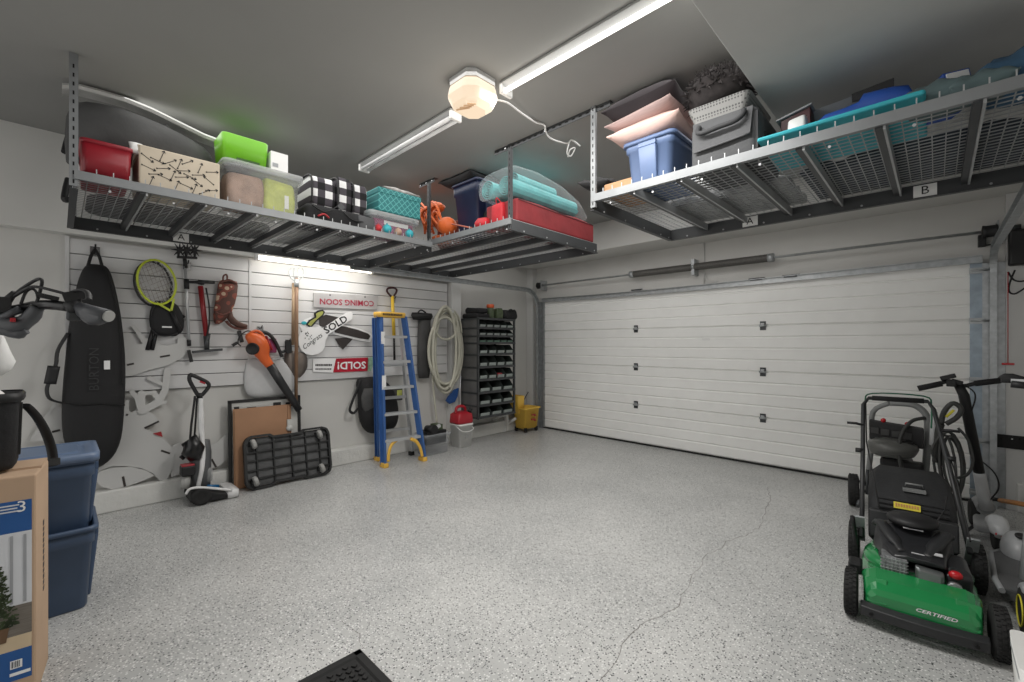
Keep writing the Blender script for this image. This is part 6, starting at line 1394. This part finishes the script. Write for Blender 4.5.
# handle
TLp, TRp = Vector((4.525,4.20,.985)), Vector((4.905,4.23,.985)); bl, br_ = ml(-.235,.24,.20), ml(.235,.24,.24)
b = B(); b.tube([bl, bl.lerp(TLp,.55), TLp+Vector((.0,-.02,-.04)), TLp+Vector((.03,.0,.01)), TRp+Vector((-.03,0,.01)), TRp+Vector((0,-.02,-.04)), br_.lerp(TRp,.55), br_], .013, 10); b.build('handlebar','mower_dark',t)
b = B(); b.tube([TLp+Vector((.05,0,.012)), TRp+Vector((-.05,0,.012))], .018, 10); b.build('foam_grip','black_soft',t)
b = B(); b.tube([TLp+Vector((.012,-.10,-.16)), TLp+Vector((.01,-.01,-.02)), TLp+Vector((.05,.01,.045)), TRp+Vector((-.05,.01,.045)), TRp+Vector((-.012,-.01,-.02)), TRp+Vector((-.012,-.10,-.16))], .005, 6, spline=4); b.build('bail_bar','cable_green',t)
b = B(); b.tube([TLp+Vector((.015,-.02,-.03)), TLp.lerp(bl,.35)+Vector((.02,0,0)), ml(-.15,.3,.38)], .004, 6); b.tube([TRp+Vector((.0,-.04,-.05)), TRp.lerp(br_,.5)+Vector((.02,.01,0)), ml(.22,.1,.35)], .004, 6); b.build('control_cable','black',t)
for p, q, nm in ((TLp,bl,'l'),(TRp,br_,'r')):
    c = p.lerp(q,.22); s = -1 if nm == 'l' else 1
    b = B(); b.tube([c, c+Vector((s*.04,-.01,.01)), c+Vector((s*.09,-.02,.01))],   .009, 8); b.build('handle_lever','black',t); b = B(); c2 = p.lerp(q,.42); b.cyl(c2, c2+Vector((s*.04,0,0)), .016, seg=8); b.build('handle_knob','black',t)
for s in (-1,1): b = B(); b.bar(ml(s*.245,.36,.14), ml(s*.245,.22,.33), .012, .05, ax); b.build('handle_bracket','galv',t)
b = B(); b.tube([ml(-.26,.2,.16), ml(-.27,.12,.30), ml(-.275,.10,.36)], .012, 8); b.build('height_lever','black',t)
b = B(); b.obox(ml(-.25,-.2,.19), (.06,.10,.06), MR); b.build('side_cover','black',t,bevel=.01)
# ---- pressure washer behind the mower
t = thing('pressure_washer', 'black petrol pressure washer on wheels behind the lawn mower handle', 'pressure washer', (4.65,4.85,0))
wl = Vector((4.40,4.80,.135)); wr = Vector((4.92,4.88,.135))
wheel(wl, (1,.15,0), .13, .07, 'wheel', t); wheel(wr, (1,.15,0), .13, .07, 'wheel', t)
b = B(); b.cyl(wl, wr, .012, seg=8); b.tube([(4.45,4.62,.05),(4.45,4.95,.16),(4.87,5.0,.16),(4.87,4.66,.05)], .016, 8); b.build('chassis','steel_dark',t)
b = B(); b.tube([at(890,403,Y=4.86), at(908,404,Y=4.85), at(918,407,Y=4.84), at(926,415,Y=4.83), at(928,428,Y=4.83), at(927,450,Y=4.85), at(925,480,Y=4.88), Vector((4.86,4.9,.2))], .024, 10, spline=4); b.tube([Vector((4.48,4.94,.18)), at(872,440,Y=4.94), at(873,412,Y=4.9), at(890,403,Y=4.86)], .02, 8, spline=4); b.build('push_handle','tube_grey',t)
pl, pr_ = at(869,429,Y=4.86), at(924,439,Y=4.72); hh = Vector((0,0,.085)); nn = Vector((0,.03,0))
b = B(); b.hexa([pl-hh,pr_-hh,pr_-hh+nn,pl-hh+nn,pl+hh,pr_+hh,pr_+hh+nn,pl+hh+nn]); b.build('tool_panel','black',t,bevel=.012)
b = B()
for f in (.12,.32,.52,.72): c = pl.lerp(pr_,f)+Vector((0,-.008,.0)); b.obox(c, (.055,.012,.05), rotz(-.2))
b.build('nozzle_slot',mat('slot_grey',(58,58,58),.7),t)
for f in (.28,.72): c = pl.lerp(pr_,f)+hh*1.12; b = B(); b.ell(c, (.018,.014,.018)); b.build('nozzle_tip','lens_red',t)
b = B(); c = at(892,448,Y=4.72); b.ell(c, (.155,.14,.075), power=.75, seg=20); b.torus(c+Vector((0,0,.01)), (0,0,1), .12, .045, 24, 8); b.build('fuel_tank','washer_tank',t)
b = B(); c = at(905,443,Y=4.70); b.lathe([(.04,-.03),(.05,-.02),(.05,.01),(.03,.015)], c, (0,0,1), 14); b.build('fuel_cap','black',t)
b = B(); c = at(893,470,Y=4.8); b.obox(Vector((4.68,4.82,.36)), (.20,.18,.20)); b.obox(at(912,466,Y=4.75), (.14,.1,.07)); b.build('engine','black',t,bevel=.02)
b = B(); b.tube([at(925,418,Y=4.80), at(912,421,Y=4.76), at(903,432,Y=4.70), at(899,447,Y=4.62), at(900,460,Y=4.60), at(903,472,Y=4.62)], .014, 8, spline=5); b.build('hose_stub','hose_dark',t)
b = B()
b.cyl(Vector((4.5,4.7,.14)), Vector((4.5,4.74,.34)), .012, seg=6); b.cyl(Vector((4.78,4.7,.14)), Vector((4.78,4.74,.34)), .012, seg=6); b.build('engine_mount','steel_dark',t)
# coiled black hose + spray gun on the washer's right side
t = thing('hose_coil', 'coil of thin black pressure hose hanging right of the mower handle', 'hose', at(950,465,Y=4.45)); rnd = random.Random(14)
b = B()
for k in range(6):
    cx, cy = 950+rnd.uniform(-3,3), 465+rnd.uniform(-3,4); rx_, ry_ = 8+k*1.5, 30+rnd.uniform(-4,5); tl = .16
    b.tube([at(cx+rx_*math.cos(a)*math.cos(tl)-ry_*math.sin(a)*math.sin(-tl)*.6, cy+ry_*math.sin(a), Y=4.42+.022*k) for a in [2*PI*j/18 for j in range(18)]], .009, 6, closed=True)
b.tube([at(958,428,Y=4.4), at(968,440,Y=4.4), at(973,460,Y=4.4), at(968,474,Y=4.42), at(958,478,Y=4.45)], .009, 6, spline=4)
b.tube([at(950,430,Y=4.4), at(940,436,Y=4.4), at(932,450,Y=4.4), at(936,462,Y=4.42)], .009, 6, spline=4)
b.tube([at(957,480,Y=4.45), at(960,495,Y=4.45), at(958,508,Y=4.45), at(948,512,Y=4.45)], .009, 6, spline=4); b.build('hose_loops','hose_dark',t)
t = thing('spray_gun', 'dark spray gun with yellow inner edge above the coiled hose', 'spray gun', at(948,415,Y=4.42))
b = B(); P = [at(x,y,Y=4.42) for x,y in ((941,424),(944,412),(952,403.5),(959,406),(961,411),(956,418),(946,424))]; b.tube(P, .016, 8, closed=False, spline=4); b.tube([P[0],at(939,430,Y=4.43),at(937,448,Y=4.45),at(936,462,Y=4.46)],.022,8,spline=3); b.build('handle','hose_dark',t)
b = B(); b.tube([at(946,417,Y=4.41), at(954,410,Y=4.41)], .009, 6); b.build('trigger','accent_yellow',t)
b = B(); b.tube([at(934,412,Y=4.44), at(933,445,Y=4.46)], .02, 8); b.build('lance_clip','scoot_pale',t)
# ---- scooter standing with its handlebar up
t = thing('kick_scooter', 'light grey electric scooter with a tall dark stem behind the mower', 'scooter', (5.17,4.75,0))
S0, S1, S2 = at(962,386,Y=4.56), at(979,472,Y=4.74), Vector((5.185,4.82,.17))
b = B(); b.tube([S0+Vector((-.02,0,.01)), S0.lerp(S1,.1), S1], [.026,.03,.031,.033], 12, flat=1.0); b.build('stem','black',t)
b = B(); b.tube([S1, S1.lerp(S2,.12), S1.lerp(S2,.5), S2], [.034,.034,.036,.042], 12); b.build('lower_stem','scoot_pale',t)
gl, gc, gr = at(918,388.5,Y=4.5), at(950,381,Y=4.52), at(1000,380.5,Y=4.62)
b = B(); b.tube([gl, at(935,385,Y=4.51), gc, S0, at(978,383,Y=4.57), gr], .014, 8, spline=3); b.build('handlebar','black',t)
for p, q in ((gl, at(942,383.5,Y=4.51)), (at(975,383.5,Y=4.58), gr)): b = B(); b.cyl(p, q, .021, seg=10); b.build('grip','black_soft',t)
b = B(); c = at(948,377,Y=4.5); b.obox(c, (.085,.05,.03), roty(-.35)); b.obox(at(951,383,Y=4.51), (.05,.06,.05)); b.obox(at(957,382,Y=4.53), (.06,.05,.03), roty(.3)); b.build('display','black',t,bevel=.005)
b = B(); b.tube([at(966,386,Y=4.55), at(974,392,Y=4.55), at(975,400,Y=4.57), at(971,412,Y=4.6)], .005, 6, spline=4); b.tube([at(980,460,Y=4.72), at(992,470,Y=4.72), at(998,480,Y=4.74), at(998,490,Y=4.76), at(990,500,Y=4.78)], .005, 6, spline=4); b.build('brake_cable','black',t)
wheel((5.125,4.92,.10), (1,.1,0), .10, .045, 'front_wheel', t, tread=False)
b = B(); b.tube([(5.185,4.82,.17),(5.16,4.90,.20),(5.13,4.95,.17)], [.055,.05,.03], 10); b.build('front_fender','scoot_grey',t)
b = B(); b.loft([[Vector((5.185+s*w_,y,z)) for s, z in ((-1,.07),(1,.07),(1,.115),(-1,.115))] for y, w_ in ((4.86,.05),(4.78,.07),(4.58,.075),(4.52,.06))], smooth=False); b.build('deck','scoot_grey',t,bevel=.01)
wheel((5.215,4.43,.086), (1,.1,0), .086, .045, 'rear_wheel', t, tread=False)
b = B(); b.tube([(5.205,4.54,.12),(5.21,4.50,.165),(5.215,4.43,.185),(5.22,4.36,.165),(5.225,4.32,.125)], [.03,.052,.055,.05,.03], 12, spline=3); b.build('rear_fender','scoot_pale',t)
b = B(); b.obox((5.22,4.316,.14), (.045,.02,.018), rotx(-.5)); b.build('tail_light','lens_red',t,bevel=.005)
b = B(); b.tube([(5.13,4.66,.09),(5.06,4.6,.012)], .01, 6); b.build('kickstand','black',t)
# ---- second scooter facing the camera
t = thing('kick_scooter', 'grey scooter with dark grip deck and yellow-ringed wheel cut by the right edge', 'scooter', (5.28,3.65,0))
b = B(); b.loft([[Vector((xc+s*w_,y,z)) for s, z in ((-1,.085),(1,.085),(1,.145),(-1,.145))] for y, xc, w_ in ((4.02,5.265,.05),(3.92,5.255,.095),(3.5,5.25,.10),(3.38,5.245,.08))], smooth=False); b.build('deck','deck_grip',t,bevel=.008)
for s in (-1,1): b = B(); b.tube([(5.265+s*.055,4.03,.13),(5.255+s*.10,3.92,.135),(5.25+s*.105,3.5,.135),(5.245+s*.085,3.36,.135)], .014, 8); b.build('deck_rail','scoot_grey',t)
b = B(); b.ell((5.275,4.0,.15), (.08,.14,.12), power=.9, seg=18); b.build('rear_fender','scoot_grey',t)
b = B(); b.lathe([(.025,0),(.025,.008),(.018,.012)], (5.275,3.93,.268), (0,-.35,1), 12); b.build('button','black',t)
wheel((5.27,4.10,.11), (1,.05,0), .11, .045, 'rear_wheel', t, tread=False)
w2 = wheel((5.235,3.22,.115), (1,.05,0), .115, .05, 'front_wheel', t, tread=False)
b = B(); b.torus((5.235-.028,3.22,.115), (1,.05,0), .07, .0035, 24, 6); b.build('yellow_ring','accent_yellow',t)
b = B(); b.tube([(5.24,3.38,.13),(5.24,3.32,.19),(5.24,3.22,.222),(5.24,3.15,.21)], [.025,.032,.03,.02], 10, spline=3); b.build('front_fender','scoot_grey',t)
b = B(); b.tube([(5.245,3.30,.24),(5.27,3.36,.6),(5.37,3.42,1.12)], [.035,.03,.026], 10); b.build('stem','scoot_grey',t)
g0, g1, g2 = at(1001,379,Y=3.42), at(1012,376,Y=3.42), Vector((5.37,3.42,1.17))
b = B(); b.tube([g0, g1, g2, g2+Vector((.17,0,-.005))], .013, 8, spline=3); b.tube([at(1011,384,Y=3.40), at(1030,386,Y=3.40)], .018, 8); b.build('handlebar','black',t)
b = B(); b.cyl(g0, g1.lerp(g2,.3), .02, .018, 10); b.build('grip','black_soft',t)
b = B(); b.obox(at(1024,381,Y=3.41), (.09,.02,.018)); b.build('lever','scoot_pale',t)
# ---- odds and ends at the right edge
b = B(); P0 = Vector((5.18,2.47,0)); b.loft([rrect(5.27,2.34,.135,.13,.02,.002), rrect(5.27,2.34,.155,.15,.025,.33)]); b.use('panel_grey'); b.bar((5.118,2.22,.29),(5.118,2.46,.29),.004,.012)
tag(b.build('white_bin','white_plastic'), 'white plastic bin at the lower right corner in front of the mower wheel', 'bin')
b = B(); a, c = at(1001,500.5,Y=4.95), at(1034,507,Y=4.7); b.tube([a, a.lerp(c,.5)+Vector((0,0,.004)), c+Vector((.1,0,0))], .022, 8, flat=.8); b.use('black').cyl(a+(a-c)*.35, a, .018, .012, 8)
tag(b.build('wooden_rod','wood_orange'), 'orange wooden rod lying at the right edge behind the scooters', 'rod')
b = B(); p = at(1012,530,Y=4.6); b.hexa([(5.40,4.62,.0),(5.9,4.62,.0),(5.9,4.64,.0),(5.40,4.64,.0),(5.455,4.72,.62),(5.9,4.72,.62),(5.9,4.74,.62),(5.455,4.74,.62)]); tag(b.build('leaning_board','white_plastic'), 'white panel leaning behind the second scooter at the right edge', 'panel')
# wall fittings beside the door
t = thing('door_operator', 'black wall-mounted garage door operator at the upper right', 'door operator', (5.45,5.58,2.05))
b = B(); b.box((5.35,5.46,2.05),(5.53,5.577,2.34)); b.build('housing','black',t,bevel=.015); b = B(); b.cyl((5.34,5.53,2.36),(5.42,5.53,2.36),.03,seg=10); b.build('shaft_collar','steel_dark',t)
b = B(); itube_ = [at(x,y,Y=5.5) for x,y in ((1008,272),(1014,280),(1024,281),(1034,276))]; b.tube(itube_, .007, 6, spline=4); b.tube([at(x,y,Y=5.5) for x,y in ((1015,270),(1010,282),(1009,291),(1014,294),(1022,290),(1032,282))], .007, 6, spline=4); b.build('power_cord','black',t)
t = thing('release_pull', 'red emergency release handle hanging on a thin cord by the door track', 'pull handle', at(1008,364,Y=5.48))
p, q = at(1008,364,Y=5.48), at(1008,272,Y=5.48); b = B(); b.cyl(p, q, .003, seg=5); b.build('cord','lens_red',t); b = B(); b.cyl(p-Vector((.035,0,0)), p+Vector((.035,0,0)), .009, seg=8); b.obox(p, (.07,.02,.012)); b.build('handle','lens_red',t)
b = B(); b.box((5.48,5.645,at(1000,446,Y=5.65).z),(6.0,5.66,at(1000,433,Y=5.65).z)); b.box((5.29,5.57,at(1000,446,Y=5.65).z),(5.48,5.58,at(1000,433,Y=5.65).z)); b.use('chrome')
for px in (1001,1012,1020): p = at(px,439,Y=5.57); b.cyl(p+Vector((0,.01,0)), p, .006, seg=6)
tag(b.build('rubber_strip','rubber'), 'black rubber bumper strip across the wall right of the door', 'bumper strip')
t = thing('door_lock', 'small black lock box above the right end of the garage door', 'lock', at(982,241,Y=5.62)); p = at(982,241,Y=5.62)
b = B(); b.box((p.x-.025,5.59,p.z-.05),(p.x+.025,5.655,p.z+.05)); b.build('case','black',t,bevel=.005); b = B(); b.cyl((p.x,5.60,p.z-.045),(p.x+.12,5.60,p.z-.04),.008,seg=6); b.build('bolt','black',t)
# ---- door mat
t = thing('floor_mat', 'black studded rubber mat at the bottom edge of the view', 'mat', (3.4,.6,0))
m0 = at(360,648,Z=.01); X0_, Y1_ = m0.x, m0.y
b = B(); b.box((X0_,Y1_-.62,.0),(X0_+.95,Y1_,.006)); b.build('base','rubber',t)
b = B()
for q in ((X0_,X0_+.95,Y1_-.045,Y1_),(X0_,X0_+.95,Y1_-.62,Y1_-.575),(X0_,X0_+.045,Y1_-.62,Y1_),(X0_+.905,X0_+.95,Y1_-.62,Y1_)): b.hexa([(q[0],q[2],.006),(q[1],q[2],.006),(q[1],q[3],.006),(q[0],q[3],.006),(q[0]+.008,q[2]+.008,.013),(q[1]-.008,q[2]+.008,.013),(q[1]-.008,q[3]-.008,.013),(q[0]+.008,q[3]-.008,.013)])
b.build('border','rubber',t)
b = B()
for i in range(26):
    for j in range(16):
        x, y = X0_+.07+.032*i+(.016 if j % 2 else 0), Y1_-.565+.033*j
        if x < X0_+.9: b.obox((x,y,.0095), (.02,.015,.007), rotz(.5))
o = b.build('studs','rubber',t); o['kind'] = 'stuff'
# ================================================================ world, camera, look
w = bpy.data.worlds.new('world'); bpy.context.scene.world = w; w.use_nodes = True
w.node_tree.nodes['Background'].inputs['Color'].default_value = (1,.985,.96,1)
w.node_tree.nodes['Background'].inputs['Strength'].default_value = 0.55
cam = bpy.data.cameras.new('camera'); cam.sensor_width = 36; cam.lens = FPX/1024*36; cam.shift_y = (HY-341)/1024; cam.clip_start = .02
co = bpy.data.objects.new('camera', cam); COL.objects.link(co); co.location = CAM; co.rotation_euler = (PI/2, 0, TH)
sc = bpy.context.scene; sc.camera = co
sc.view_settings.view_transform = 'Standard'; sc.view_settings.look = 'None'; sc.view_settings.exposure = 0.85
sc.cycles.max_bounces = 8; sc.cycles.transparent_max_bounces = 16
sc.cycles.use_denoising = True
sc.cycles.caustics_reflective = False; sc.cycles.caustics_refractive = False
sc.cycles.sample_clamp_indirect = 6
